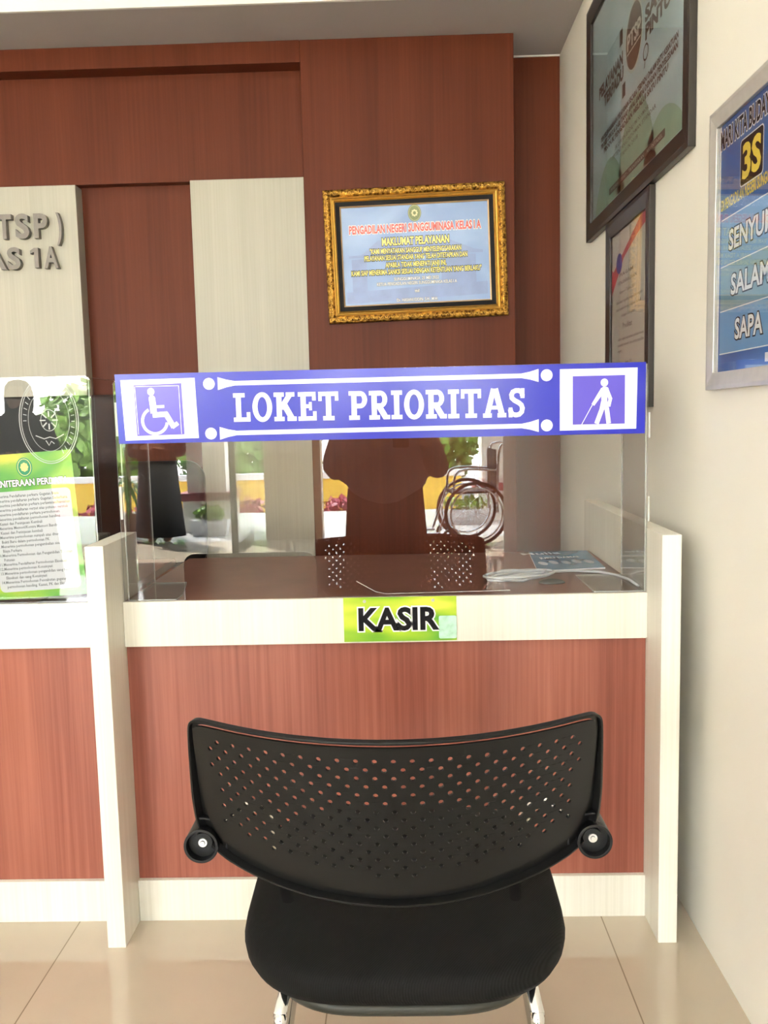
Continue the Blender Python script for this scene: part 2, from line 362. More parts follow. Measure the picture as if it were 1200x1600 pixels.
# ------------------------------------------------------------------ acrylic screens
def pane_with_cut(mb, fr, outer, holes, t, edge_mi=1):
    """sheet of thickness t built from an outline; face material 0, edge material 1"""
    n = len(outer)
    f0 = [fr(a, b, 0) for a, b in outer]; f1 = [fr(a, b, t) for a, b in outer]
    mb.mi = 0; mb.add(f0, [tuple(range(n - 1, -1, -1))]); mb.add(f1, [tuple(range(n))])
    mb.mi = edge_mi; mb.add(f0 + f1, [(i, (i + 1) % n, n + (i + 1) % n, n + i) for i in range(n)])
    mb.mi = 0
ZA = 1.3655
scr = thing('acrylic_screen', 'clear acrylic screen over the cashier counter, with a cut-out slot at its bottom left', 'screen', (-0.05, 2.1, ZT), 'acrylic counter screens')
fr = Fr((-0.05, 2.0975, 0), (1, 0, 0), (0, 0, 1), 0)
outl = [(-0.636, ZT + 0.002), (-0.488, ZT + 0.002), (-0.488, 0.905)]
outl += [(-0.488 + 0.028 - 0.028 * math.cos(PI / 2 * k / 6), 0.905 + 0.028 * math.sin(PI / 2 * k / 6)) for k in range(1, 7)]
outl += [(-0.194 + 0.028 * math.sin(PI / 2 * k / 6), 0.905 + 0.028 * math.cos(PI / 2 * k / 6)) for k in range(0, 7)]
outl += [(-0.166, ZT + 0.002), (0.6265, ZT + 0.002), (0.6265, ZA - 0.02), (0.611, ZA), (-0.616, ZA), (-0.636, ZA - 0.02)]
# non-convex sheet: split into three strips that share their edges
pm = MB()
def sheet(mb, fr, pts, t):
    c = bpy.data.curves.new('s', 'CURVE'); c.dimensions = '2D'; c.fill_mode = 'BOTH'
    sp = c.splines.new('POLY'); sp.points.add(len(pts) - 1)
    for q, (a, b) in zip(sp.points, pts): q.co = (a, b, 0, 1)
    sp.use_cyclic_u = True
    o = bpy.data.objects.new('s', c); COL.objects.link(o); bpy.context.view_layer.update()
    me = bpy.data.meshes.new_from_object(o.evaluated_get(bpy.context.evaluated_depsgraph_get()))
    vs = [tuple(q.co) for q in me.vertices]; fs = [tuple(p.vertices) for p in me.polygons]
    bpy.data.objects.remove(o); bpy.data.curves.remove(c)
    mb.mi = 0
    for d in (0, t): mb.add([fr(q[0], q[1], d) for q in vs], fs)
    n = len(pts); mb.mi = 1
    mb.add([fr(a, b, 0) for a, b in pts] + [fr(a, b, t) for a, b in pts], [(i, (i + 1) % n, n + (i + 1) % n, n + i) for i in range(n)])
    mb.mi = 0
sheet(pm, fr, outl, 0.003)
pm.build('front_pane', [ACRY, ACRE], scr)
def side_wing(parent, x, y0, y1, z0, z1):
    m = MB(); f = Fr((x, 0, 0), (0, 1, 0), (0, 0, 1)); sheet(m, f, [(y0, z0), (y1, z0), (y1, z1), (y0, z1)], 0.003)
    return m.build('side_wing', [ACRY, ACRE], parent)
side_wing(scr, 0.572, 2.099, 2.327, ZT + 0.002, ZA - 0.004)
side_wing(scr, -0.678, 2.099, 2.327, ZT + 0.002, ZA - 0.004)
def foot(parent, pts):
    m = MB(); f = Fr((0, 0, ZT + 0.001), (1, 0, 0), (0, 1, 0)); sheet(m, f, pts, 0.003)
    return m.build('foot_plate', [ACRY, ACRE], parent)
foot(scr, [(0.452, 2.10), (0.571, 2.10), (0.571, 2.325), (0.452, 2.325)])
foot(scr, [(-0.675, 2.10), (-0.56, 2.10), (-0.56, 2.16), (-0.59, 2.325), (-0.675, 2.325)])
f = FRONT(0, 2.0938, 0)
for z in (1.188, 0.99):
    m = MB(); m.rect(f, 0.5775, 0.5815, z, z + 0.06, 0, 0.0006); m.build('clear_tape', ACRE, scr)
for z in (1.22, 1.02):
    m = MB(); m.rect(f, -0.684, -0.678, z, z + 0.08, 0, 0.0006); m.build('clear_tape', ACRE, scr)
m = MB(); m.tube([(-0.12, 2.097, 0.858), (-0.075, 2.096, 0.832), (-0.05, 2.096, 0.826), (0.25, 2.096, 0.829)], 0.0009, 6)
m.build('film_edge', ACRE, scr)

scl = thing('acrylic_screen', 'clear acrylic screen with an etched round seal, left of the divider, holding a green flyer', 'screen', (-1.5, 2.1, ZT), 'acrylic counter screens')
m = MB(); sheet(m, FRONT(0, 2.1005, 0), [(-2.2, ZT + 0.002), (-0.752, ZT + 0.002), (-0.740, ZA - 0.01), (-0.752, ZA), (-2.2, ZA)], 0.003)
m.build('front_pane', [ACRY, ACRE], scl)
side_wing(scl, -0.748, 2.102, 2.327, ZT + 0.002, ZA - 0.004)
foot(scl, [(-0.90, 2.105), (-0.752, 2.105), (-0.752, 2.325), (-0.90, 2.325)])
# etched seal of the left screen: engraved rings, rosette and ribbon
m = MB(); f = FRONT(-0.845, 2.0972, 1.262)
m.ring(f, 0, 0, 0.072, 0.104, 0.0018, 0, 0.0004, 48); m.ring(f, 0, 0, 0.067, 0.099, 0.0012, 0, 0.0004, 48); m.ring(f, 0, 0, 0.020, 0.026, 0.0012, 0, 0.0004, 32)
m.ring(f, 0, 0.0, 0.050, 0.074, 0.0008, 0, 0.0004, 40)
for k in range(26):
    a = R(-60 + 240 * k / 25)
    c, s = math.cos(a), math.sin(a); m.stroke(f, [(0.054 * c, 0.080 * s), (0.062 * c, 0.092 * s)], 0.0016, 0, 0.0004)
m.stroke(f, [(-0.034, -0.036), (-0.014, -0.044), (0.0, -0.040), (0.014, -0.044), (0.034, -0.034)], 0.002, 0, 0.0004)
m.stroke(f, [(-0.010, -0.048), (-0.003, -0.060), (0.003, -0.050), (0.010, -0.056)], 0.002, 0, 0.0004)
for k in range(8):
    a = 2 * PI * k / 8; m.stroke(f, [(0.008 * math.cos(a), 0.008 * math.sin(a)), (0.022 * math.cos(a), 0.022 * math.sin(a))], 0.003, 0, 0.0004)
m.build('etched_seal', ACRE, scl)
m = MB(); m.rect(FRONT(0, 2.099, 0), -1.25, -0.775, ZT + 0.001, ZT + 0.014, 0, 0.012); m.build('bottom_ledge', [ACRY], scl)

# ------------------------------------------------------------------ priority sign
SY = 2.0915
sg = thing('priority_sign', 'long blue sign with white slab lettering fixed across the top of the acrylic screen', 'sign', (-0.055, SY, 1.284))
f = FRONT(0, SY, 0)
m = MB(); m.prism([(-0.6775, 1.2018), (0.5688, 1.1988), (0.5702, 1.3648), (-0.6795, 1.3658)], f, -0.0018, 0); m.build('panel', SIGNB, sg)
m = MB()   # white picture squares and rules
m.prism([(-0.661, 1.2092), (-0.4855, 1.2118), (-0.4893, 1.3535), (-0.6662, 1.352)], f, 0.0001, 0.0004)
m.prism([(0.3695, 1.2095), (0.5482, 1.2106), (0.5506, 1.3523), (0.3699, 1.3527)], f, 0.0001, 0.0004)
for zz in (1.3386, 1.2216):
    m.stroke(f, [(-0.435, zz), (-0.415, zz), (-0.395, zz), (0.28, zz + 0.001), (0.30, zz + 0.001), (0.32, zz + 0.001)], [0.030, 0.018, 0.0105, 0.0105, 0.018, 0.030], 0.0001, 0.0004)
    m.disc(f, -0.456, zz, 0.0138, 0.0138, 0.0001, 0.0005); m.disc(f, 0.339, zz + 0.001, 0.0138, 0.0138, 0.0001, 0.0005)
m.build('white_rules', SIGNW, sg)
m = MB(); m.prism([(-0.6325, 1.2197), (-0.5191, 1.2212), (-0.5215, 1.3418), (-0.635, 1.3395)], f, 0.0005, 0.0007); m.build('violet_square', SIGNP, sg)
m = MB(); m.rect(f, 0.3998, 0.5215, 1.2228, 1.3358, 0.0005, 0.0007)
m.build('violet_square', SIGNP, sg)
m = MB(3e-5); q = f.sub(-0.634, 1.2193, 0.0008)      # wheelchair pictogram, box 0.114 x 0.121
X = lambda a, b: (a * 0.114, b * 0.121)
m.stroke(q, [X(.045, .03), X(.012, .97)], .0012, 0, .0002); m.stroke(q, [X(.945, .03), X(.93, .97)], .0012, 0, .0002); m.stroke(q, [X(.03, .965), X(.93, .965)], .0012, 0, .0002)
hx = X(.345, .86); m.disc(q, hx[0], hx[1], .0085, .0092, 0, .0003)
m.stroke(q, [X(.36, .735), X(.375, .60), X(.385, .44)], .0155, 0, .0003); hd = X(.36, .73); m.disc(q, hd[0], hd[1], .0076, .0076, 0, .0003)
m.stroke(q, [X(.36, .405), X(.67, .42)], .0125, 0, .0003)
m.stroke(q, [X(.42, .565), X(.61, .57)], .0068, 0, .0003)
m.stroke(q, [X(.63, .435), X(.79, .16)], .0125, 0, .0003); m.stroke(q, [X(.755, .16), X(.88, .24)], .0098, 0, .0003)
wc = X(.40, .29); m.ring(q, wc[0], wc[1], .0330, .0335, .0070, 0, .00062, 40, R(118), R(352))
m.build('wheelchair_symbol', SIGNW, sg)
m = MB(3e-5); q = f.sub(0.3998, 1.2228, 0.0008); X = lambda a, b: (a * 0.1217, b * 0.113)
hd = X(.605, .855); m.disc(q, hd[0], hd[1], .0087, .0092, 0, .0003)
m.stroke(q, [X(.60, .73), X(.605, .45)], .0135, 0, .0003)
m.stroke(q, [X(.585, .72), X(.385, .40)], [.0115, .0075], 0, .0003); m.stroke(q, [X(.64, .72), X(.72, .52), X(.69, .36)], [.010, .0088, .0070], 0, .0003)
for k in (X(.60, .72), X(.635, .715)): m.disc(q, k[0], k[1], .0062, .0058, 0, .0003)
m.stroke(q, [X(.59, .46), X(.555, .30), X(.455, .01)], [.012, .0105, .0105], 0, .0003)
m.stroke(q, [X(.61, .46), X(.655, .30), X(.69, .01)], [.0135, .0105, .0105], 0, .0003)
m.stroke(q, [X(.375, .40), X(.17, .0)], .0016, 0, .0003)
m.build('cane_walker_symbol', SIGNW, sg)
# slab serif lettering, drawn stroke by stroke (unit height 1)
SW, SH = 0.205, 0.15
def slab(ch):
    P = []   # list of ('s', pts, width) or ('r', cx, cy, rx, ry, t, a0, a1)
    B = lambda x0, x1, y0, y1: P.append(('p', [(x0, y0), (x1, y0), (x1, y1), (x0, y1)]))
    if ch == 'L': B(.10, .10 + SW, 0, 1); B(0, .46, 1 - SH, 1); B(0, .66, 0, SH); B(.52, .66, 0, .33); wd = .68
    elif ch == 'O': P.append(('r', .39, .5, .39, .52, .20, 0, 2 * PI)); wd = .78
    elif ch == 'K':
        B(.10, .10 + SW, 0, 1); B(0, .40, 1 - SH, 1); B(0, .40, 0, SH)
        P.append(('s', [(.66, .95), (.27, .44)], .19)); P.append(('s', [(.38, .62), (.72, .05)], .21)); B(.48, .82, 1 - SH, 1); B(.52, .88, 0, SH); wd = .88
    elif ch == 'E': B(.10, .10 + SW, 0, 1); B(0, .70, 1 - SH, 1); B(0, .72, 0, SH); B(.58, .72, 0, .32); B(.56, .70, .70, 1); B(.10, .52, .44, .57); B(.43, .54, .36, .65); wd = .73
    elif ch == 'T': B(.29, .29 + SW, 0, 1); B(0, .785, 1 - SH, 1); B(0, .13, .68, 1); B(.655, .785, .68, 1); B(.17, .62, 0, SH); wd = .785
    elif ch in 'PR':
        B(.10, .10 + SW, 0, 1); B(0, .44, 1 - SH, 1); B(0, .42, 0, SH)
        P.append(('r', .44, .70, .28, .30, .19, -PI / 2, PI / 2)); B(.28, .45, 1 - .17, 1); B(.28, .45, .40, .40 + .16); wd = .72
        if ch == 'R': P.append(('s', [(.40, .45), (.66, .05)], .21)); B(.56, .82, 0, SH); wd = .80
    elif ch == 'I': B(.11, .11 + SW, 0, 1); B(0, .43, 1 - SH, 1); B(0, .43, 0, SH); wd = .43
    elif ch == 'A':
        P.append(('s', [(.15, .04), (.42, 1.0)], .19)); P.append(('s', [(.48, 1.0), (.76, .04)], .21)); B(.34, .57, .87, 1.0); B(.24, .66, .28, .41); B(0, .34, 0, SH); B(.57, .91, 0, SH); wd = .91
    elif ch == 'S':
        pts = [(.56, .74), (.53, .86), (.42, .925), (.30, .925), (.19, .88), (.135, .78), (.15, .67), (.25, .585), (.42, .50), (.52, .42), (.56, .31), (.53, .18), (.43, .095), (.30, .075), (.17, .11), (.10, .20), (.085, .28)]
        P.append(('s', pts, .175)); B(.49, .64, .66, 1.0); B(.02, .165, 0, .34); wd = .66
    return P, wd
txt = 'LOKET PRIORITAS'
adv = []; x = 0
for ch in txt:
    if ch == ' ': x += .34; continue
    _, wd = slab(ch); adv.append((ch, x)); x += wd + .075
tot = x - .075; a0, a1 = -0.4000, 0.2880; k = (a1 - a0) / tot; hh = 0.0672; b0 = 1.2478
for ch, xx in adv:
    m = MB(); P, wd = slab(ch); q = Fr(f(0, 0), f.u, f.v)
    mp = lambda p: (a0 + (xx + p[0]) * k, b0 - 0.0045 * (xx / tot) + p[1] * hh)
    for n_, s in enumerate(P):
        d1 = 0.0006 + 0.00003 * n_
        if s[0] == 'p': m.prism([mp(p) for p in s[1]], q, 0.0001, d1)
        elif s[0] == 's': m.stroke(q, [mp(p) for p in s[1]], s[2] * (k + hh) / 2 * (1.0 if ch != 'S' else 1.0), 0.0001, d1)
        else:
            c = mp((s[1], s[2])); n = 40; A = [s[6] + (s[7] - s[6]) * i / n for i in range(n + 1)]
            rx, ry, t = s[3] * k, s[4] * hh, s[5]
            o_ = [(c[0] + rx * math.cos(a), c[1] + ry * math.sin(a)) for a in A]; i_ = [(c[0] + (rx - t * k) * math.cos(a), c[1] + (ry - t * .82 * hh) * math.sin(a)) for a in A]
            for i in range(n): m.prism([i_[i], o_[i], o_[i + 1], i_[i + 1]], q, 0.0001, d1)
    m.build('letter', SIGNW, sg)

# ------------------------------------------------------------------ KASIR plate
ks = thing('cashier_plate', 'small green and yellow plate with black capitals screwed onto the cream counter band', 'sign', (-0.016, 2.086, 0.766))
f = FRONT(0, 2.0872, 0)
MB().rect(f, -0.1525, 0.1198, 0.7113, 0.8198, 0, 0.002).build('plate', GREEN_G, ks)
mo, mi = MB(), MB(); outlined(mo, mi, f, 'KASIR', -0.117, 0.0785, 0.7400, 0.0515, 0.0022, 0.036, 0.080, rise=0.0005)
mi.build('lettering', BLACK, ks); mo.build('letter_outline', WHITE, ks)
m = MB(); m.prism(rrect(0.077, 0.1196, 0.716, 0.772, 0.004), f, 0.0021, 0.0023); m.build('silver_sticker', mat('pale_green_foil', (0.45, 0.72, 0.55), 0.3, var=0.2, vscale=60), ks)
for x in (-0.1015, 0.0635):
    m = MB(); m.disc(f, x, 0.8105, 0.0040, 0.0040, 0.002, 0.0038, 16); m.disc(f, x, 0.8105, 0.0018, 0.0018, 0.0038, 0.0042, 10); m.build('screw', STEEL, ks)

# ------------------------------------------------------------------ flyer behind the left screen
fl = thing('flyer', 'green service flyer with a white text panel tilted in the left acrylic screen', 'flyer', (-0.89, 2.106, 0.84))
f = Fr((-0.7812, 2.1065, 0.8398), (1, 0, 0), (0, 0, 1), R(3.2))
W_, H_ = 0.226, 0.352
MB().rect(f, -W_, 0, -0.002, H_, -0.0006, 0).build('sheet', FLYER_G, fl)
m = MB(); m.prism(rrect(-W_ + 0.014, -0.012, 0.016, 0.262, 0.012), f, 0.0001, 0.0003); m.build('text_panel', mat('flyer_white', (0.55, 0.56, 0.59), 0.4, var=0.01), fl)
cx = -0.117
m = MB(); m.disc(f, cx, 0.318, 0.0195, 0.0235, 0.0001, 0.0003); m.build('emblem_ring', mat('emblem_green', (0.01, 0.22, 0.10), 0.4, var=0.05), fl)
m = MB()
m.ring(f, cx, 0.318, 0.0165, 0.0205, 0.0012, 0.0003, 0.0005)
for k in range(8):
    a = 2 * PI * k / 8; m.disc(f, cx + 0.0065 * math.cos(a), 0.318 + 0.0075 * math.sin(a), 0.0034, 0.0036, 0.0003, 0.0005, 8)
m.disc(f, cx, 0.318, 0.006, 0.0065, 0.0003, 0.00052, 12)
m.build('emblem_flower', PALEY, fl)
mo, mi = MB(), MB(); outlined(mo, mi, f, 'KEPANITERAAN PERDATA', -0.221, -0.014, 0.2735, 0.0150, 0.0003, 0.030, 0.080, res=2)
mo.build('title_outline', BLACK, fl); mi.build('title', WHITE, fl)
m = MB()
lines = ['1. Menerima Pendaftaran perkara Gugatan Biasa', '2. Menerima pendaftaran perkara Gugatan Sederhana', '3. Menerima pendaftaran perkara perlawanan/bantahan', '4. Menerima pendaftaran verzet atas putusan verstek',
         '5. Menerima pendaftaran perkara permohonan', '6. Menerima pendaftaran permohonan banding,', '    Kasasi dan Peninjauan Kembali', '7. Menerima Memori/Kontra Memori Banding,', '    Kasasi dan Peninjauan kembali',
         '8. Menerima permohonan sumpah atas ditemukannya', '    Bukti Baru dalam permohonan PK', '9. Menerima permohonan pengembalian sisa panjar', '    Biaya Perkara', '10.Menerima Permohonan dan Pengambilan Turunan', '    Putusan',
         '11.Menerima Pendaftaran Permohonan Eksekusi', '12.Menerima permohonan Konsinyasi', '13.Menerima permohonan pengambilan uang hasil', '    Eksekusi dan uang Konsinyasi', '14.Menerima Permohonan Pencabutan gugatan,', '    permohonan banding, Kasasi, PK dan Eksekusi']
_full = glyphs(lines[2])[0]; full_w = max(q[0] for q in _full) - min(q[0] for q in _full)
for i, s in enumerate(lines):
    gv = glyphs(s, 0, 0, 1)[0]; wd = (max(q[0] for q in gv) - min(q[0] for q in gv)) / full_w
    ind = 0.012 if s.startswith(' ') else 0.0
    text(m, f, s.strip(), -0.206 + ind, -0.206 + ind + 0.190 * wd, 0.2475 - i * 0.01108, 0.0068, 0.0004, bold=0.022, res=1)
m.build('small_print', mat('flyer_ink', (0.13, 0.13, 0.14), 0.5, var=0.05), fl)

# ------------------------------------------------------------------ behind the screens
mn = thing('computer_monitor', 'back of a black computer monitor standing behind the left acrylic screen', 'monitor', (-1.20, 2.46, ZT))
m = MB(); m.box(-1.62, -0.775, 2.42, 2.452, 0.885, 1.330); m.build('casing', BLACKP, mn, bevel=0.006)
m = MB(); m.box(-1.595, -0.80, 2.4525, 2.455, 0.915, 1.305); m.build('display', mat('dark_display', (0.01, 0.01, 0.012), 0.15, var=0.05), mn)
m = MB(); m.box(-1.24, -1.16, 2.395, 2.42, 0.83, 1.10); m.build('stand', BLACKP, mn, bevel=0.004)
m = MB(); m.box(-1.33, -1.07, 2.33, 2.53, ZT + 0.0005, ZT + 0.014); m.build('base', BLACKP, mn, bevel=0.005)
oc = thing('office_chair', 'black office chair standing behind the counter, seen through the left end of the priority screen', 'chair', (-1.0, 3.22, 0))
m = MB(); f = FRONT(-1.0, 3.34, 0)
pts = rrect(-0.245, 0.245, 0.70, 1.105, 0.07); rings = []
for d, k in ((0.0, 0.94), (0.012, 1.0), (0.045, 1.0), (0.06, 0.93)): rings.append([f(a * k, 0.90 + (b - 0.90) * k, d - 0.10 * (1 - (a / 0.25) ** 2) * 0.3) for a, b in pts])
m.loft(rings); m.build('backrest', BLACKP, oc, smooth=True)
m = MB(); m.loft([[V((-1.0 + a * k, 3.10 + b * k, z)) for a, b in rrect(-0.25, 0.25, -0.24, 0.24, 0.08)] for z, k in ((0.44, 0.92), (0.455, 1.0), (0.50, 1.0), (0.52, 0.9))]); m.build('seat', BLACKP, oc, smooth=True)
m = MB(); m.tube([(-1.0, 3.12, 0.10), (-1.0, 3.12, 0.44)], 0.025, 12); m.build('gas_lift', CHROME, oc, smooth=True)
m = MB(); m.tube(bez0([(-1.0, 3.2, 0.43), (-1.0, 3.38, 0.46), (-1.0, 3.385, 0.60), (-1.0, 3.365, 0.74)]), 0.018, 10); m.build('back_bracket', BLACKP, oc, smooth=True)
for sgn in (-1, 1):
    m = MB(); m.box(-1.0 + sgn * 0.27 - .028, -1.0 + sgn * 0.27 + .028, 3.02, 3.28, 0.66, 0.69); a = m.build('armrest', mat('grey_arm_pad', (0.25, 0.23, 0.21), 0.5, var=0.05), oc, bevel=0.01)
    m = MB(); m.tube([(-1.0 + sgn * 0.27, 3.14, 0.67), (-1.0 + sgn * 0.275, 3.14, 0.50), (-1.0 + sgn * 0.20, 3.14, 0.445)], 0.014, 10); m.build('arm_post', BLACKP, a, smooth=True)
for kk in range(5):
    a = 2 * PI * kk / 5 + .3; e = V((-1.0 + .29 * math.cos(a), 3.12 + .29 * math.sin(a), 0.075))
    m = MB(); m.tube([(-1.0, 3.12, 0.11), e], [0.026, 0.016], 8); l = m.build('star_leg', BLACKP, oc, smooth=True)
    m = MB(); m.disc(Fr((e.x, e.y, 0.029), (math.cos(a), math.sin(a), 0), (0, 0, 1)), 0, 0, .028, .028, -.018, .018, 16); m.build('caster', BLACKP, l)
bk = thing('booklet', 'blue printed booklet lying on the counter top behind the acrylic screen', 'booklet', (0.46, 2.58, ZT))
A, B_, C_, D_ = (0.3614, 2.395), (0.5534, 2.425), (0.5660, 2.735), (0.3860, 2.735)
fb = Fr((0, 0, ZT), (1, 0, 0), (0, 1, 0))
m = MB(); m.prism([A, B_, C_, D_], fb, 0.0006, 0.004); m.build('pages', WHITE, bk)
m = MB(); m.prism([A, B_, C_, D_], fb, 0.004, 0.0046); m.build('cover', grad_print('booklet_blue', [(0.35, (0.035, 0.13, 0.25)), (0.6, (0.12, 0.24, 0.36))], (9, 9, 9), (0, 0, 0), 0.25), bk)
q = Fr((0.375, 2.43, ZT + 0.0046), (0.19, 0.026, 0), (-0.026, 0.19, 0))
m = MB(); text(m, q, 'Mulia', 0.015, 0.135, 0.235, 0.035, 0.0003, bold=0.01); m.build('title', WHITE, bk); m = MB(); text(m, q, 'JURU DAMAI', 0.045, 0.165, 0.155, 0.022, 0.0003, bold=0.02); m.build('subtitle', WHITE, bk)
m = MB()
for i in range(5): m.disc(q, 0.03 + i * 0.034, 0.075 + 0.01 * (i % 2), 0.012, 0.03, 0.0001, 0.0003, 14)
m.build('cover_picture', mat('booklet_pale', (0.36, 0.42, 0.48), 0.3, var=0.3, vscale=90), bk)
m = MB(); rnd = random.Random(3)
for i in range(4):
    z = ZT + 0.0045 + 0.007 * (i % 2); pts = []
    c0 = V((0.300, 2.31, z)); L1, W1 = 0.082 + 0.006 * i, 0.016 + 0.011 * i
    for k in range(40):
        a = 2 * PI * k / 39; p = V((L1 * math.cos(a), W1 * math.sin(a), 0)); p = Matrix.Rotation(R(38 - 6 * i), 3, 'Z') @ p; pts.append(c0 + p)
    m.tube(pts, 0.0036, 8)
m.tube([(0.225, 2.26, ZT + 0.009), (0.30, 2.245, ZT + 0.0045), (0.36, 2.33, ZT + 0.0045), (0.40, 2.375, ZT + 0.0045), (0.46, 2.385, ZT + 0.004), (0.52, 2.36, ZT + 0.004), (0.555, 2.31, ZT + 0.0045), (0.567, 2.22, ZT + 0.0085), (0.5685, 2.14, ZT + 0.0085)], 0.0036, 8)
m.tube([(0.26, 2.40, ZT + 0.0045), (0.30, 2.41, ZT + 0.0045), (0.34, 2.38, ZT + 0.0045)], 0.0036, 8)
tag(m.build('network_cable', mat('pale_grey_cable', (0.50, 0.51, 0.52), 0.4, var=0.05), None, smooth=True), 'coiled pale grey cable lying on the counter top beside the blue booklet', 'cable')
m = MB(); rings = []
for i in range(7):
    t = i / 6; rr = math.sqrt(max(0.0, 1 - (t * 0.98) ** 2)); rings.append([(0.374 + 0.034 * rr * math.cos(a), 2.235 + 0.019 * rr * math.sin(a), ZT + 0.0005 + 0.010 * t) for a in [2 * PI * k / 24 for k in range(24)]])
m.loft(rings); tag(m.build('desk_pad', mat('dark_grey_rubber', (0.05, 0.052, 0.05), 0.6, var=0.1), smooth=True), 'small dark grey oval lying flat on the counter in front of the cable coil', 'desk item')

# ------------------------------------------------------------------ raised letters on the cream panel
ONE = [(0.55, 0), (0.55, 1), (0.28, 1), (0, 0.86), (0, 0.70), (0.26, 0.80), (0.26, 0)]
def raised(word, cells, b, cap, label):
    t = thing('wall_lettering', label, 'lettering', (cells[0][1], 3.70, b), 'raised letters on the cream wall panel')
    q = FRONT(0, 3.70, 0)
    for ch, x0, x1 in cells:
        m = MB(); text(m, q, ch, x0, x1, b, cap, 0.013, bold=0.034, ext=0.013, res=4); m.build('letter', GREYM, t)
    return t
k = 3.70 / 3.60
zz = lambda z: 1.25 + (z - 1.25) * k
raised('', [('(', -1.890 * k, -1.872 * k), ('P', -1.672 * k, -1.610 * k), ('T', -1.600 * k, -1.541 * k), ('S', -1.527 * k, -1.471 * k), ('P', -1.452 * k, -1.397 * k), (')', -1.362 * k, -1.3405 * k)], zz(1.9968), 0.087 * k, 'upper row of raised grey letters on the cream wall panel, ending in a bracket')
t = raised('', [('K', -1.85 * k, -1.80 * k), ('E', -1.78 * k, -1.735 * k), ('L', -1.72 * k, -1.68 * k), ('A', -1.665 * k, -1.574 * k + 0.002), ('S', -1.567 * k, -1.5135 * k), ('A', -1.419 * k, -1.3615 * k)], zz(1.8777), 0.0775 * k, 'lower row of raised grey letters on the cream wall panel, ending in 1A')
m = MB(); m.prism([(-1.4735 * k + a * 0.062, zz(1.8777) + b * 0.0775 * k) for a, b in reversed(ONE)], FRONT(0, 3.70, 0), 0, 0.026); m.build('letter', GREYM, t)

# ------------------------------------------------------------------ gold framed notice
gf = thing('framed_notice', 'pale blue notice in a carved gold frame hung slightly tilted on the red wall', 'picture', (0.067, 3.64, 1.64))
f = Fr((0.0668, YM, 1.902), (1, 0, 0), (0, 0, 1), R(-1.32) * -1)
hw, hh2 = 0.3625, 0.2615
def frame_ring(mb, fr, hw, hh, prof):
    """picture frame: profile points (inset, depth) swept round a rectangle"""
    n = len(prof); vs = []
    for (sx_, sy_) in ((-1, -1), (1, -1), (1, 1), (-1, 1)):
        vs += [fr(sx_ * (hw - i), sy_ * (hh - i), d) for i, d in prof]
    fs = []
    for c in range(4):
        for i in range(n): fs.append((c * n + i, c * n + (i + 1) % n, ((c + 1) % 4) * n + (i + 1) % n, ((c + 1) % 4) * n + i))
    return mb.add(vs, fs)
m = MB(); frame_ring(m, f, hw, hh2, [(0, 0.001), (0, 0.022), (0.004, 0.026), (0.010, 0.028), (0.016, 0.030), (0.022, 0.028), (0.028, 0.022), (0.028, 0.001)]); m.build('carved_frame', GOLDC, gf, smooth=False)
# carved leaf scrolls along the frame face
m = MB(); rnd = random.Random(5)
def scroll(a, b, ang):
    c, s = math.cos(ang), math.sin(ang)
    pts = [(-0.010, -0.004), (-0.004, 0.004), (0.003, 0.001), (0.002, -0.004), (0.009, -0.001), (0.012, 0.005)]
    m.tube([f(a + x * c - y * s, b + x * s + y * c, 0.0285 + 0.002 * math.sin(i * 1.4)) for i, (x, y) in enumerate(pts)], [0.0012, 0.0026, 0.0030, 0.0022, 0.0028, 0.0010], 6)
n = 30
for i in range(n):
    t = -hw + 0.015 + (2 * hw - 0.03) * i / (n - 1)
    for s in (-1, 1): scroll(t, s * (hh2 - 0.0155), 0 if s > 0 else PI)
n = 21
for i in range(n):
    t = -hh2 + 0.03 + (2 * hh2 - 0.06) * i / (n - 1)
    for s in (-1, 1): scroll(s * (hw - 0.0155), t, PI / 2 * s)
m.build('leaf_carving', GOLD, gf, smooth=True)
m = MB(); frame_ring(m, f, hw - 0.028, hh2 - 0.028, [(0, 0.001), (0, 0.019), (0.005, 0.021), (0.010, 0.018), (0.014, 0.020), (0.019, 0.014), (0.019, 0.001)]); m.build('inner_moulding', GOLD, gf)
m = MB(); frame_ring(m, f, hw - 0.047, hh2 - 0.047, [(0, 0.001), (0, 0.012), (0.017, 0.010), (0.017, 0.001)]); m.build('black_mat', BLACK, gf)
m = MB(); frame_ring(m, f, hw - 0.064, hh2 - 0.064, [(0, 0.001), (0, 0.011), (0.005, 0.008), (0.005, 0.001)]); m.build('gilt_fillet', mat('rose_gilt', (0.62, 0.42, 0.24), 0.35, metal=0.6, var=0.05), gf)
iw, ih = hw - 0.068, hh2 - 0.060
MB().rect(f, -iw, iw, -ih, ih, 0.002, 0.004).build('print_sheet', NOTICE_B, gf)
m = MB(4e-5)   # faint building in the print
m.flat([(-0.22, 0.005), (-0.15, 0.06), (0.09, 0.07), (0.235, 0.01), (0.27, 0.004), (0.27, -0.006), (-0.27, -0.006), (-0.27, 0.004)], f, 0.0042)
m.flat([(-0.26, -0.16), (-0.20, -0.16), (-0.20, -0.01), (-0.26, -0.01)], f, 0.0042); m.flat([(0.10, -0.17), (0.24, -0.17), (0.24, -0.01), (0.10, -0.01)], f, 0.0042)
m.flat([(-0.285, -0.185), (0.285, -0.17), (0.285, -0.12), (-0.285, -0.14)], f, 0.0042)
m.build('faint_building', NOTICE_D, gf)
def lc(x, z):  # world x,z on the wall -> frame-local
    p = V((x, YM, z)) - f.o; return p.dot(f.u), p.dot(f.v)
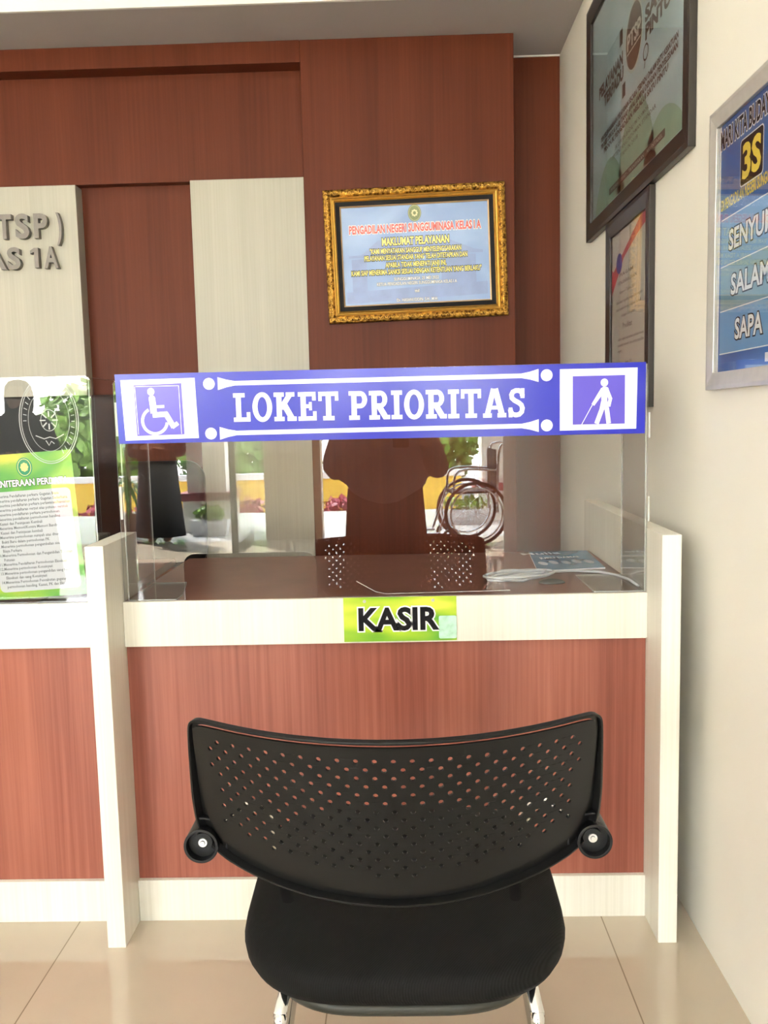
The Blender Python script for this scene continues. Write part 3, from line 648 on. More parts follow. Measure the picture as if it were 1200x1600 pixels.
m = MB(); e = lc(0.0643, 2.0623); m.disc(f, e[0], e[1], 0.0265, 0.0335, 0.0043, 0.0046); m.build('emblem', mat('olive_emblem', (0.17, 0.22, 0.06), 0.4, var=0.1, vscale=60), gf)
m = MB(); m.ring(f, e[0], e[1], 0.0235, 0.030, 0.001, 0.0046, 0.0048)
for kk in range(8):
    a = 2 * PI * kk / 8; m.disc(f, e[0] + 0.0095 * math.cos(a), e[1] + 0.0105 * math.sin(a), 0.0042, 0.0042, 0.0046, 0.0048, 8)
m.build('emblem_flower', mat('emblem_cream', (0.75, 0.72, 0.40), 0.4, var=0.05), gf)
def line(mo, mi, s, xl, zl, xr, cap, bi, bo):
    a = lc(xl, zl); b = lc(xr, zl); outlined(mo, mi, f, s, a[0], a[0] + (xr - xl), a[1], cap, 0.0045, bi, bo, res=2)
mo, mi = MB(), MB(); line(mo, mi, 'PENGADILAN NEGERI SUNGGUMINASA KELAS I A', -0.1993, 1.9853, 0.3299, 0.0300, 0.035, 0.10)
mo.build('heading_outline', WHITE, gf); mi.build('heading', REDT, gf)
mo, mi = MB(), MB(); line(mo, mi, 'MAKLUMAT PELAYANAN', -0.0686, 1.938, 0.2015, 0.0285, 0.035, 0.10)
mo.build('title_outline', BLACK, gf); mi.build('title', PALEY, gf)
for s, xl, zl, xr in (('"KAMI MENYATAKAN SANGGUP MENYELENGGARAKAN', -0.118, 1.9054, 0.2495), ('PELAYANAN SESUAI STANDAR YANG TELAH DITETAPKAN DAN', -0.1404, 1.8784, 0.2737), ('APABILA TIDAK MENEPATI JANJI INI,', -0.056, 1.8513, 0.1893), ('KAMI SIAP MENERIMA SANKSI SESUAI DENGAN KETENTUAN YANG BERLAKU"', -0.1944, 1.8208, 0.3302)):
    mo, mi = MB(), MB(); line(mo, mi, s, xl, zl, xr, 0.0185, 0.03, 0.12); mo.build('pledge_outline', BLACK, gf); mi.build('pledge_line', PALEY, gf)
for s, xl, zl, xr in (('SUNGGUMINASA, 25 MEI 2022', -0.0223, 1.7985, 0.158), ('KETUA PENGADILAN NEGERI SUNGGUMINASA KELAS I A', -0.092, 1.779, 0.2303), ('ttd', 0.060, 1.7515, 0.078), ('Dr. HASANUDDIN, S.H., M.H.', -0.0132, 1.7148, 0.1523)):
    mo, mi = MB(), MB(); line(mo, mi, s, xl, zl, xr, 0.0120, 0.012, 0.07); mo.build('signature_outline', GREYT, gf); mi.build('signature_line', WHITE, gf)
m = MB(); m.rect(f, -hw + 0.069, hw - 0.069, -hh2 + 0.069, hh2 - 0.069, 0.0062, 0.0064); m.build('glass', clearmat('notice_glass', (0.99, 0.99, 0.99), f0=0.02), gf)

# ------------------------------------------------------------------ pictures on the right wall
def wall_frame(name, label, y_far, y_near, z0, z1, fw, depth, fmat, pmat, fprof=None):
    t = thing(name, label, 'picture', (XW, (y_far + y_near) / 2, z0))
    yc, zc = (y_far + y_near) / 2, (z0 + z1) / 2; f = RIGHTW(XW, yc, zc); hw, hh = (y_far - y_near) / 2, (z1 - z0) / 2
    m = MB(); frame_ring(m, f, hw, hh, [(0, 0.0005), (0, depth), (fw * 0.25, depth + 0.001), (fw, depth - 0.003), (fw, 0.0005)]); m.build('frame', fmat, t, bevel=0.0008)
    m = MB(); m.rect(f, -hw + fw * .9, hw - fw * .9, -hh + fw * .9, hh - fw * .9, 0.001, 0.006); m.build('print_sheet', pmat, t)
    m = MB(); m.rect(f, -hw + fw, hw - fw, -hh + fw, hh - fw, 0.0105, 0.012); m.build('glass', GLASS, t)
    return t, RIGHTW(XW, 0, 0)
DT = 0.0066
# big poster; on this frame a = -y, b = z
t, f = wall_frame('framed_poster', 'pale teal poster in a wide black frame, highest on the right wall', 3.245, 2.115, 1.853, 2.627, 0.056, 0.0185, BLACKF, POSTER_T)
m = MB()
def hill(y0, y1, z0, zt, m):
    n = 16; pts = [(-y0, z0)] + [(-(y1 + (y0 - y1) * (1 - k / n)) if False else -(y0 + (y1 - y0) * k / n), z0 + (zt - z0) * math.sin(PI * k / n) ** 0.7) for k in range(1, n)] + [(-y1, z0)]
    m.flat(pts, f, DT - 0.0003)
hill(3.15, 2.75, 1.92, 2.06, m); hill(2.85, 2.42, 1.92, 2.15, m); hill(2.55, 2.17, 1.92, 2.02, m)
m.build('green_hills', grad_print('poster_green', [(0.3, (0.22, 0.38, 0.29)), (0.7, (0.30, 0.47, 0.37))], (4, 4, 4), (0, 0, 0)), t)
m = MB(); m.disc(f, -2.650, 2.314, 0.094, 0.098, DT, DT + 0.0002); m.build('badge_edge', mat('poster_pale', (0.52, 0.60, 0.56), 0.4, var=0.02), t)
m = MB(); m.disc(f, -2.650, 2.314, 0.086, 0.088, DT + 0.0002, DT + 0.0004); m.build('badge', mat('badge_brown', (0.115, 0.085, 0.065), 0.4, var=0.1, vscale=20), t)
m = MB(); text(m, f, 'PTSP', -2.722, -2.575, 2.296, 0.042, DT + 0.0006, bold=0.03); m.rect(f, -2.722, -2.575, 2.283, 2.287, DT + 0.0004, DT + 0.0006); m.build('badge_lettering', mat('poster_cream', (0.60, 0.60, 0.56), 0.4, var=0.02), t)
m = MB(); text(m, f, 'PELAYANAN', -3.092, -2.775, 2.288, 0.034, DT, bold=0.05); m.build('logo_word', BROWNT, t); m = MB(); text(m, f, 'TERPADU', -3.022, -2.768, 2.243, 0.034, DT, bold=0.05); m.build('logo_word', BROWNT, t)
m = MB(); text(m, f, 'SATU', -2.535, -2.300, 2.299, 0.036, DT, bold=0.05); m.build('logo_word', BROWNT, t); m = MB(); text(m, f, 'PINTU', -2.530, -2.300, 2.252, 0.036, DT, bold=0.05); m.build('logo_word', BROWNT, t); m = MB()
m.rect(f, -2.815, -2.780, 2.345, 2.392, DT - .0002, DT); m.build('logo_figure', BROWNT, t); m = MB(); m.rect(f, -2.780, -2.745, 2.185, 2.225, DT - .0002, DT); m.build('logo_figure', BROWNT, t); m = MB()
m.ring(f, -2.524, 2.220, 0.026, 0.022, 0.005, DT - .0002, DT); m.stroke(f, [(-2.530, 2.197), (-2.538, 2.182)], 0.005, DT - .0002, DT)
m.build('magnifier', BROWNT, t)
m = MB()
for i, (s, a, b) in enumerate((('PENYELENGGARAAN PELAYANAN SECARA TERPADU DALAM SATU KESATUAN', -3.062, -2.235), ('PROSES DIMULAI DARI TAHAP AWAL SAMPAI DENGAN PENYELESAIAN', -3.062, -2.238), ('PRODUK PENGADILAN MELALUI SATU PINTU', -3.020, -2.316))):
    text(m, f, s, a, b, 2.142 - i * 0.0225, 0.0150, DT, bold=0.05, res=1)
m.build('paragraph', BROWNT, t)
SP_INK = mat('poster_ink', (0.13, 0.14, 0.12), 0.5, var=0.05)
for i, (s, a, b) in enumerate((('SK DIRJEN BADILUM NOMOR', -2.87, -2.49), ('77 TENTANG PEDOMAN STANDAR', -2.90, -2.42), ('TAHUN 2018', -2.80, -2.60))):
    m = MB(); text(m, f, s, a, b, 2.063 - i * 0.022, 0.012, DT, bold=0.01, res=1); m.build('small_print', SP_INK, t)
m = MB(); m.prism(rrect(-2.945, -2.338, 1.9435, 1.9645, 0.004), f, DT - .0002, DT); m.build('text_bar', BROWNT, t)
m = MB(); text(m, f, 'MUDAH - CEPAT - TRANSPARAN - AKUNTABEL', -2.92, -2.36, 1.9485, 0.010, DT + 0.0002, res=1); m.build('bar_lettering', mat('poster_cream2', (0.45, 0.45, 0.42), 0.4, var=0.02), t)
# small certificate
t, f = wall_frame('framed_certificate', 'narrow black framed certificate tucked below the large framed poster', 2.950, 2.437, 1.262, 1.851, 0.050, 0.0165, BLACKF, PAPER)
m = MB(); m.flat([(-2.90, 1.700), (-2.88, 1.690), (-2.56, 1.800), (-2.487, 1.800), (-2.487, 1.775), (-2.60, 1.755), (-2.75, 1.715), (-2.90, 1.62)], f, DT); m.build('red_ribbon', mat('cert_red', (0.55, 0.08, 0.10), 0.5, var=0.1), t)
m = MB(); m.disc(f, -2.806, 1.706, 0.036, 0.031, DT, DT + 0.0002); m.build('blue_seal', mat('cert_blue', (0.05, 0.06, 0.34), 0.5, var=0.1), t)
for s, a, b, z, c in (('PIAGAM', -2.80, -2.64, 1.664, .010), ('PENGHARGAAN', -2.82, -2.60, 1.640, .010), ('Nomor 1 Tahun 2021', -2.80, -2.62, 1.612, .009), ('diberikan kepada pengadilan negeri', -2.84, -2.54, 1.584, .009), ('atas capaian kinerja pelayanan terbaik', -2.84, -2.55, 1.563, .009), ('sebagai peringkat', -2.78, -2.62, 1.541, .009), ('Predikat', -2.76, -2.65, 1.505, .016),
                      ('dalam rangka pelaksanaan penilaian kinerja', -2.82, -2.52, 1.470, .009), ('pelayanan terpadu satu pintu pengadilan', -2.82, -2.52, 1.452, .009), ('negeri', -2.82, -2.77, 1.434, .009), ('Jakarta 2021', -2.73, -2.65, 1.398, .008), ('Direktur', -2.73, -2.66, 1.380, .008), ('Jenderal', -2.73, -2.65, 1.366, .008)):
    m = MB(); text(m, f, s, a, b, z, c, DT, bold=0.01, res=1); m.build('small_print', GREYT, t)
# blue 3S poster
PC = 1.767
t, f = wall_frame('framed_poster', 'bright blue poster with large white words in a silver frame at the right photo edge', 1.979, 2 * PC - 1.979, 1.2935, 1.8745, 0.036, 0.0165, SILVER, POSTER_B)
m = MB(); m.rect(f, -1.9415, -(2 * PC - 1.9415), 1.33, 1.838, 0.006, 0.0062); m.build('white_margin', WHITE, t)
m = MB(); m.rect(f, -1.932, -(2 * PC - 1.932), 1.33, 1.838, 0.0062, 0.0064); m.build('blue_field', POSTER_B, t)
for i, (z0, z1, mm) in enumerate(((1.5495, 1.6440, BAND1), (1.4575, 1.5475, BAND2), (1.3670, 1.4555, BAND1))):
    m = MB(); m.rect(f, -1.923, -(2 * PC - 1.923), z0, z1, 0.0064, 0.0066); m.build('word_band', mm, t)
m = MB()
for z in (1.6440, 1.5475, 1.4555, 1.3670): m.rect(f, -1.923, -(2 * PC - 1.923), z - 0.0012, z + 0.0012, 0.0066, 0.0067)
m.rect(f, -1.6835, -1.62, 1.3375, 1.3545, 0.0066, 0.0068); m.prism(rrect(-1.8250, -1.7110, 1.6865, 1.7775, 0.009), f, 0.0064, 0.0066)
m.build('white_rules', WHITE, t)
m = MB(); m.prism(rrect(-1.8225, -1.7135, 1.689, 1.775, 0.008), f, 0.0066, 0.0068); m.build('black_tile', BLACK, t)
m = MB(); text(m, f, '3S', -1.813, -1.7215, 1.7015, 0.061, 0.0070, bold=0.035); m.build('tile_lettering', YEL, t)
mo, mi = MB(), MB(); outlined(mo, mi, f, 'MARI KITA BUDAYAKAN', -1.934, -1.605, 1.7900, 0.0345, 0.0066, 0.03, 0.085)
mo.build('heading_outline', WHITE, t); mi.build('heading', BLACK, t)
m = MB(); text(m, f, 'DI PENGADILAN NEGERI SUNGGUMINASA', -1.926, -1.608, 1.6645, 0.0205, 0.0067, bold=0.03); m.build('court_line', YEL, t)
for s, a, z in (('SENYUM', 1.8785, 1.5765), ('SALAM', 1.8625, 1.4845), ('SAPA', 1.8370, 1.3930)):
    hwid = {'SENYUM': 0.224, 'SALAM': 0.193, 'SAPA': 0.140}[s]
    mo, mi = MB(), MB(); outlined(mo, mi, f, s, -a, -a + hwid, z, 0.0385, 0.0068, 0.025, 0.075); mo.build('word_outline', BLACK, t); mi.build('word', WHITE, t)

# ------------------------------------------------------------------ visitor chair
def perforated(outline, holes, inner=None):
    c = bpy.data.curves.new('p', 'CURVE'); c.dimensions = '2D'; c.fill_mode = 'BOTH'
    def spl(pts):
        sp = c.splines.new('POLY'); sp.points.add(len(pts) - 1)
        for q, (a, b) in zip(sp.points, pts): q.co = (a, b, 0, 1)
        sp.use_cyclic_u = True
    spl(outline)
    for h in holes: spl(h)
    o = bpy.data.objects.new('p', c); COL.objects.link(o); bpy.context.view_layer.update()
    me = bpy.data.meshes.new_from_object(o.evaluated_get(bpy.context.evaluated_depsgraph_get()))
    bpy.data.objects.remove(o); bpy.data.curves.remove(c)
    bm = bmesh.new(); bm.from_mesh(me); bmesh.ops.remove_doubles(bm, verts=bm.verts, dist=1e-5)
    for i in range(-48, 49):
        bmesh.ops.bisect_plane(bm, geom=bm.verts[:] + bm.edges[:] + bm.faces[:], plane_co=(i * 0.00625 + 0.0003, 0, 0), plane_no=(1, 0, 0), dist=1e-6)
    for i in range(1, 11):
        bmesh.ops.bisect_plane(bm, geom=bm.verts[:] + bm.edges[:] + bm.faces[:], plane_co=(0, i * 0.027 + 0.0002, 0), plane_no=(0, 1, 0), dist=1e-6)
    vs = [tuple(v.co) for v in bm.verts]; bm.verts.index_update(); fs = [tuple(v.index for v in q.verts) for q in bm.faces]; bm.free()
    return vs, fs
CX, CYT, CYB, CZB, CZT = -0.0212, 1.088, 1.158, 0.583, 0.839
KX = 1.33
CL = math.hypot(CZT - CZB, CYT - CYB)
def backs(x, v, d=0.0):
    """point on the curved backrest: x sideways, v up its height, d towards the visitor behind it"""
    x *= 1.018; t = v / CL; y = CYB + (CYT - CYB) * t + KX * x * x; z = CZB + (CZT - CZB) * t
    n = V((2.0 * KX * x, -1.0, 0)).normalized(); n = V((n.x, n.y * 0.966, -0.24)).normalized()
    return V((CX + x, y, z)) + n * d
vz = lambda z: (z - CZB) / (CZT - CZB) * CL
def bottom(x):
    x = abs(x); pts = [(0, .583), (.06, .585), (.118, .591), (.16, .598), (.202, .607), (.235, .618), (.262, .632), (.30, .655)]
    for (xa, za), (xb, zb) in zip(pts, pts[1:]):
        if x <= xb: return vz(za + (zb - za) * (x - xa) / (xb - xa))
    return vz(.655)
def smoothpath(p, n=4):
    for _ in range(2):
        q = [p[0]]
        for a, b in zip(p, p[1:]): q += [(a[0] * .75 + b[0] * .25, a[1] * .75 + b[1] * .25), (a[0] * .25 + b[0] * .75, a[1] * .25 + b[1] * .75)]
        q.append(p[-1]); p = q
    return p
BX, BZ, BR = 0.2815, 0.632, 0.0255
half = [(0.0, vz(.839)), (.10, vz(.839)), (.20, vz(.839)), (.262, vz(.839)), (.276, vz(.836)), (.2835, vz(.827)), (.2845, vz(.80)), (.2845, vz(.75)), (.2840, vz(.70)), (.2825, vz(.668)), (.274, vz(.646)), (.259, vz(.631))]
low = [(x, bottom(x)) for x in (.245, .235, .22, .202, .18, .16, .14, .118, .09, .06, .03)]
R_ = smoothpath(half + low + [(0.0, bottom(0))])
outer = R_[:-1] + [(-x, v) for x, v in reversed(R_)][:-1]
ch = thing('visitor_chair', 'black visitor chair with perforated plastic backrest and padded seat in front of the cashier counter', 'chair', (CX, 1.36, 0), 'black visitor chairs')
# inner panel outline: inset, with a raised lower edge
ih_ = [(0.0, vz(.8325)), (.10, vz(.8325)), (.20, vz(.8325)), (.255, vz(.8325)), (.270, vz(.829)), (.2745, vz(.818)), (.2740, vz(.78)), (.2715, vz(.73)), (.2680, vz(.69)), (.258, vz(.662)), (.244, vz(.646))]
il = [(x, bottom(x) + 0.0155 + 0.010 * (x / .24)) for x in (.23, .215, .20, .18, .16, .14, .118, .09, .06, .03)]
Q_ = smoothpath(ih_ + il + [(0.0, bottom(0) + 0.0155)])
inner = Q_[:-1] + [(-x, v) for x, v in reversed(Q_)][:-1]
holes = []
dx, dv = 0.0236, 0.01335
for j in range(16):
    v = vz(.812) - j * dv
    for i in range(-11, 12):
        x = i * dx + (dx / 2 if j % 2 else 0)
        if abs(x) > 0.252: continue
        if v < bottom(x) + 0.047 + 0.02 * (abs(x) / .25) or abs(x) > 0.252 - 0.012 * (j / 14): continue
        holes.append([(x + 0.0034 * math.cos(a), v + 0.0038 * math.sin(a)) for a in [2 * PI * k / 10 for k in range(10)]])
vs, fs = perforated(inner, holes)
def bnorm(x):
    n = V((2.0 * KX * x, -1.0, 0)).normalized(); return V((n.x, n.y * 0.966, -0.24)).normalized()
def shell(name, vs, fs, d, th, material, parent, rims):
    """curved sheet with thickness: two faces with the true surface normal, plus the walls of its rims"""
    V3, F3, NL = [], [], []
    for dd, sgn in ((d + th / 2, 1), (d - th / 2, -1)):
        b = len(V3); V3 += [backs(a, q, dd) for a, q, _ in vs]
        for fc in fs:
            fc = list(fc); p = [V3[b + k] for k in fc]; nn = V((0, 0, 0))
            for k in range(len(p)): nn += p[k].cross(p[(k + 1) % len(p)])
            if nn.dot(bnorm(vs[fc[0]][0])) * sgn < 0: fc.reverse()
            F3.append([b + k for k in fc]); NL += [bnorm(vs[k][0]) * sgn for k in fc]
    for rim in rims:
        n = len(rim); cen_ = sum((V(p) for p in rim), V((0, 0))) / n
        for k in range(n):
            a, c = rim[k], rim[(k + 1) % n]; b = len(V3)
            q = [backs(*a, d + th / 2), backs(*c, d + th / 2), backs(*c, d - th / 2), backs(*a, d - th / 2)]
            V3 += q; nn = (q[1] - q[0]).cross(q[3] - q[0]).normalized(); F3.append([b, b + 1, b + 2, b + 3]); NL += [nn] * 4
    me = bpy.data.meshes.new(name); me.from_pydata([tuple(p) for p in V3], [], F3); me.materials.append(material)
    me.polygons.foreach_set('use_smooth', [True] * len(me.polygons)); me.normals_split_custom_set([tuple(n) for n in NL])
    o = bpy.data.objects.new(name, me); COL.objects.link(o); attach(o, parent); return o
backrest = shell('backrest', vs, fs, 0.006, 0.003, BLACKP, ch, holes + [inner])
vs, fs = perforated(outer, [inner])
shell('back_rim', vs, fs, 0.0, 0.004, BLACKP, ch, [outer, inner])
# raised flange round the sides and bottom
m = MB(); n = len(outer); cen = V((0, vz(.71)))
def inset(i, t):
    a = V(outer[(i - 1) % n]); b = V(outer[(i + 1) % n]); tt = (b - a).normalized(); nn = V((tt.y, -tt.x))
    p = V(outer[i])
    if (p - cen).dot(nn) > 0: nn = -nn
    return p + nn * t
sec = []
for i, (x, v) in enumerate(outer):
    zr = CZB + (CZT - CZB) * v / CL
    D = 0.006 + 0.008 * min(1, max(0, (0.835 - zr) / 0.12))
    if zr > 0.8365: D = 0.006
    p0 = inset(i, 0.0); p1 = inset(i, 0.0038)
    sec.append([backs(p0.x, p0.y, -0.003), backs(p0.x, p0.y, D), backs(p1.x, p1.y, D + .0006), backs(p1.x, p1.y, -0.001)])
m.loft(sec + [sec[0]], cap=False)
m.build('back_flange', BLACKP, ch, smooth=False, bevel=0.001)
for s in (-1, 1):
    c = backs(s * BX, vz(BZ), 0); q = Fr(c, (1, 0, 0), (0, 0.03, 1))
    m = MB(); m.ring(q, 0, 0, BR, BR, 0.0042, -0.034, 0.034, 40); m.disc(q, 0, 0, BR - 0.002, BR - 0.002, 0.014, 0.020, 32); b = m.build('joint_cup', BLACKP, ch, bevel=0.0008)
    m = MB(); m.disc(q, -s * 0.003, 0.0055, 0.0135, 0.0135, 0.0195, 0.031, 28); m.build('joint_plug', BLACKP, b)
    m = MB(); m.ring(q, -s * 0.003, 0.0055, 0.0064, 0.0064, 0.0028, 0.0309, 0.0335, 24); m.disc(q, -s * 0.003, 0.0055, 0.0030, 0.0030, 0.0335, 0.035, 12); m.build('screw', STEEL, b)
    # collar where the cup grows out of the panel
    m = MB(); m.ring(q, -s * 0.002, 0.003, BR + 0.012, BR + 0.014, 0.003, 0.012, 0.031, 24, R(-12) if s < 0 else R(85), R(95) if s < 0 else R(192)); m.build('joint_collar', BLACKP, ch, bevel=0.0008)
# seat cushion
def superell(ax0, ax1, y0, y1, z, k, n=64, p=4.2):
    ring = []
    for i in range(n):
        a = 2 * PI * i / n; c, s = math.cos(a), math.sin(a)
        cx = math.copysign(abs(c) ** (2 / p), c); sy = math.copysign(abs(s) ** (2 / p), s)
        y = (y0 + y1) / 2 + (y1 - y0) / 2 * sy * k; t = (y - y0) / (y1 - y0); hwid = ax0 + (ax1 - ax0) * t
        if t < 0.30: hwid *= 1 - 0.13 * ((0.30 - t) / 0.30) ** 2
        # bowed rear edge
        x = CX + 0.007 + hwid * cx * k
        zz_ = z - 0.0 * t
        ring.append((x, y, zz_))
    return ring
SY0, SY1 = 1.164, 1.73
m = MB(); rings = []
for k, z in ((0.90, 0.408), (0.965, 0.415), (0.992, 0.428), (1.0, 0.442), (0.993, 0.452), (0.975, 0.459), (0.93, 0.464), (0.80, 0.465), (0.5, 0.462), (0.2, 0.460)):
    rings.append(superell(0.254, 0.264, SY0, SY1, z, k))
m.loft(rings)
SEATF = bpy.data.materials.new('black_seat_fabric'); SEATF.use_nodes = True; nt = SEATF.node_tree; b = nt.nodes['Principled BSDF']
g = nt.nodes.new('ShaderNodeNewGeometry'); mp = nt.nodes.new('ShaderNodeMapping'); mp.inputs['Rotation'].default_value = (0, 0, R(35)); nt.links.new(g.outputs['Position'], mp.inputs[0])
wv = nt.nodes.new('ShaderNodeTexWave'); wv.inputs['Scale'].default_value = 95; wv.inputs['Distortion'].default_value = 0.4; nt.links.new(mp.outputs[0], wv.inputs['Vector'])
cr = nt.nodes.new('ShaderNodeValToRGB'); cr.color_ramp.elements[0].color = (0.003, 0.003, 0.003, 1); cr.color_ramp.elements[1].color = (0.009, 0.009, 0.009, 1)
nt.links.new(wv.outputs['Fac'], cr.inputs[0]); nt.links.new(cr.outputs[0], b.inputs['Base Color']); b.inputs['Roughness'].default_value = 0.75; b.inputs['Specular IOR Level'].default_value = 0.15
bp = nt.nodes.new('ShaderNodeBump'); bp.inputs['Strength'].default_value = 0.3; bp.inputs['Distance'].default_value = 0.0008; nt.links.new(wv.outputs['Fac'], bp.inputs['Height']); nt.links.new(bp.outputs[0], b.inputs['Normal'])
m.build('seat_cushion', SEATF, ch, smooth=True)
m = MB(); rings = [superell(0.215, 0.22, SY0 + 0.012, SY1 - 0.03, z, k) for k, z in ((0.9, 0.390), (0.985, 0.394), (1.0, 0.402), (0.99, 0.4115))]
m.loft(rings); m.build('seat_pan', mat('olive_black_plastic', (0.025, 0.026, 0.02), 0.5, bump=0.05), ch, smooth=True)
TR_ = 0.0098
def bez(pts, n=10):
    out = []; P_ = [V(p) for p in pts]
    for i in range(len(P_) - 1):
        p0 = P_[max(i - 1, 0)]; p1 = P_[i]; p2 = P_[i + 1]; p3 = P_[min(i + 2, len(P_) - 1)]
        for k in range(n):
            t = k / n; out.append(0.5 * ((2 * p1) + (-p0 + p2) * t + (2 * p0 - 5 * p1 + 4 * p2 - p3) * t * t + (-p0 + 3 * p1 - 3 * p2 + p3) * t ** 3))
    out.append(P_[-1]); return out
for s in (-1, 1):
    X0 = -0.0095 + s * 0.1855
    m = MB(); m.tube([(X0, 1.185, 0.398), (X0, 1.183, 0.38), (X0 + s * 0.008, 1.165, 0.012)], TR_, 16); l = m.build('leg', CHROME, ch, smooth=True)
    m = MB(); m.tube([(X0 + s * 0.008, 1.165, 0.018), (X0 + s * 0.008, 1.165, 0.0)], 0.0125, 14); m.build('foot_cap', BLACKP, l)
    m = MB(); m.tube([(X0, 1.585, 0.398), (X0 + s * 0.004, 1.586, 0.38), (-0.0095 + s * 0.247, 1.60, 0.012)], TR_, 16); l = m.build('leg', CHROME, ch, smooth=True)
    m = MB(); m.tube([(-0.0095 + s * 0.247, 1.60, 0.018), (-0.0095 + s * 0.247, 1.60, 0.0)], 0.0125, 14); m.build('foot_cap', BLACKP, l)
    m = MB(); m.tube(bez([(CX + s * BX * .99, 1.285, 0.632), (CX + s * 0.265, 1.305, 0.640), (CX + s * 0.232, 1.32, 0.650), (CX + s * 0.200, 1.335, 0.62), (CX + s * 0.188, 1.36, 0.50), (X0, 1.385, 0.398)]), TR_, 14); m.build('back_support', CHROME, ch, smooth=True)
    m = MB(); m.tube([(X0, 1.18, 0.395), (X0, 1.59, 0.395)], TR_, 14); m.build('seat_rail', CHROME, ch, smooth=True)
copy_thing(ch, V((CX - 1.47, 1.36, 0)), 'second black visitor chair, seen as a dark reflection beside the green flyer', 'black visitor chairs')

# ------------------------------------------------------------------ ceiling lamps of the hall
LW = mat('lamp_diffuser', (1.0, 0.97, 0.92), 0.5, emit=LAMP / 4)
def ceiling_lamp(x, y, label):
    t = thing('ceiling_light', label, 'light', (x, y, 3.42), 'square ceiling lights')
    m = MB(); m.box(x - .31, x + .31, y - .31, y + .31, 3.40, 3.42); m.build('housing', WHITE_P, t)
    m = MB(); m.box(x - .28, x + .28, y - .28, y + .28, 3.396, 3.4); m.build('diffuser', LW, t)
    return t
ceiling_lamp(-0.2, 0.7, 'square ceiling light above the visitor chair')
ceiling_lamp(-3.2, 1.2, 'square ceiling light over the left counter')
ceiling_lamp(-2.4, -2.2, 'square ceiling light near the entrance')

# ------------------------------------------------------------------ entrance and what the screens mirror
FW = mat('facade_paint', (0.62, 0.50, 0.36), 0.6, var=0.03)
struct(MB().box(-1.45, -0.86, YF - 0.22, YF, 0, 3.6).build('wall_front', FW))
struct(MB().box(-7.2, -5.3, YF - 0.2, YF, 0, 3.6).build('wall_front_left', FW))
struct(MB().box(1.9, 4.35, YF - 0.2, YF, 0, 3.6).build('wall_front_right', FW))
struct(MB().box(-7.2, 4.35, YF - 0.2, YF, 2.75, 3.6).build('wall_front_top', WALL))
struct(MB().box(-7.4, 4.4, YF - 0.2 - 2.6, YF - 0.001, -0.5, -0.001).build('porch_floor', mat('porch_tile', (0.72, 0.72, 0.70), 0.15, var=0.02)))
struct(MB().box(-14, 12, -22, YF - 2.8, -0.6, -0.45).build('yard_ground', mat('yard_paving', (0.45, 0.43, 0.40), 0.8, var=0.1)))
DG_ = mat('dark_door_metal', (0.03, 0.03, 0.03), 0.3, var=0.05)
d = MB(); d.box(-1.62, -1.60, YF + 0.0, YF + 0.85, 0.02, 2.65); dd = d.build('door_1', GLASS); struct(dd)
m = MB(); m.box(-1.64, -1.58, YF, YF + 0.87, 0.0, 0.09); m.box(-1.64, -1.58, YF + 0.85, YF + 0.87, 0.0, 2.67); struct(m.build('door_frame', DG_, dd))
MBAND = mat('maroon_band', (0.26, 0.05, 0.06), 0.5, var=0.05); COLP = mat('column_paint', (0.88, 0.85, 0.78), 0.6, var=0.02)
def column(x, y, label):
    t = thing('porch_column', label, 'column', (x, y, 0), 'porch columns')
    m = MB(); m.box(x - .27, x + .27, y - .27, y + .27, 0.0, 0.36); m.build('pedestal', COLP, t)
    m = MB(); m.box(x - .31, x + .31, y - .31, y + .31, 0.36, 0.45); m.build('pedestal_band', MBAND, t, bevel=0.01)
    m = MB(); m.box(x - .22, x + .22, y - .22, y + .22, 0.45, 3.4)
    for k in (-0.1, 0, 0.1): m.box(x + k - .015, x + k + .015, y + .22, y + .228, 0.6, 3.2)
    m.build('shaft', COLP, t)
column(-2.24, -5.95, 'cream porch column with maroon band mirrored left in the screen'); column(1.15, -6.5, 'cream porch column with maroon band mirrored right in the screen'); column(-5.6, -6.3, 'cream porch column at the left end of the porch')
LEAF = mat('leaf_green', (0.12, 0.28, 0.06), 0.5, var=0.5, vscale=3); LEAFL = mat('leaf_light', (0.22, 0.38, 0.06), 0.5, var=0.4, vscale=4); LEAFR = mat('leaf_red', (0.36, 0.05, 0.07), 0.5, var=0.4, vscale=8)
def leaves(m, c, r, n, size, rng):
    for _ in range(n):
        p = V((rng.gauss(0, 1), rng.gauss(0, 1), rng.gauss(0, 1))).normalized(); q = V(c) + V((p.x * r[0], p.y * r[1], p.z * r[2])) * (0.55 + 0.45 * rng.random())
        u = V((rng.gauss(0, 1), rng.gauss(0, 1), rng.gauss(0, 1))).normalized(); w_ = p.cross(u).normalized() * size * .4; u = u * size
        m.add([q - u * .5, q + w_, q + u * .6, q - w_], [(0, 1, 2, 3)])
def bush(name, label, cat, c, r, n, size, material, seed, group=None):
    rng = random.Random(seed); m = MB(); leaves(m, c, r, n, size, rng)
    return tag(m.build(name, material, recalc=False), label, cat, group)
for i, (x, h) in enumerate(((-10.2, 3.0), (-6.8, 2.4), (-3.4, 2.8), (0.0, 2.4), (3.4, 3.0), (6.8, 2.6))):
    bush('garden_tree', '%s green tree crown from the left, behind the yellow wall' % ('first', 'second', 'third', 'fourth', 'fifth', 'sixth')[i], 'tree', (x, -14.5 - (i % 2), h * .36 - .1), (1.66, 1.2, h * .62), 1700, 0.30, (LEAF, LEAFL)[i % 2], i, 'trees behind the yellow wall')
yw = thing('yellow_garden_wall', 'low yellow garden wall with white coping mirrored in the screen', 'wall', (-2, -11.2, -0.45))
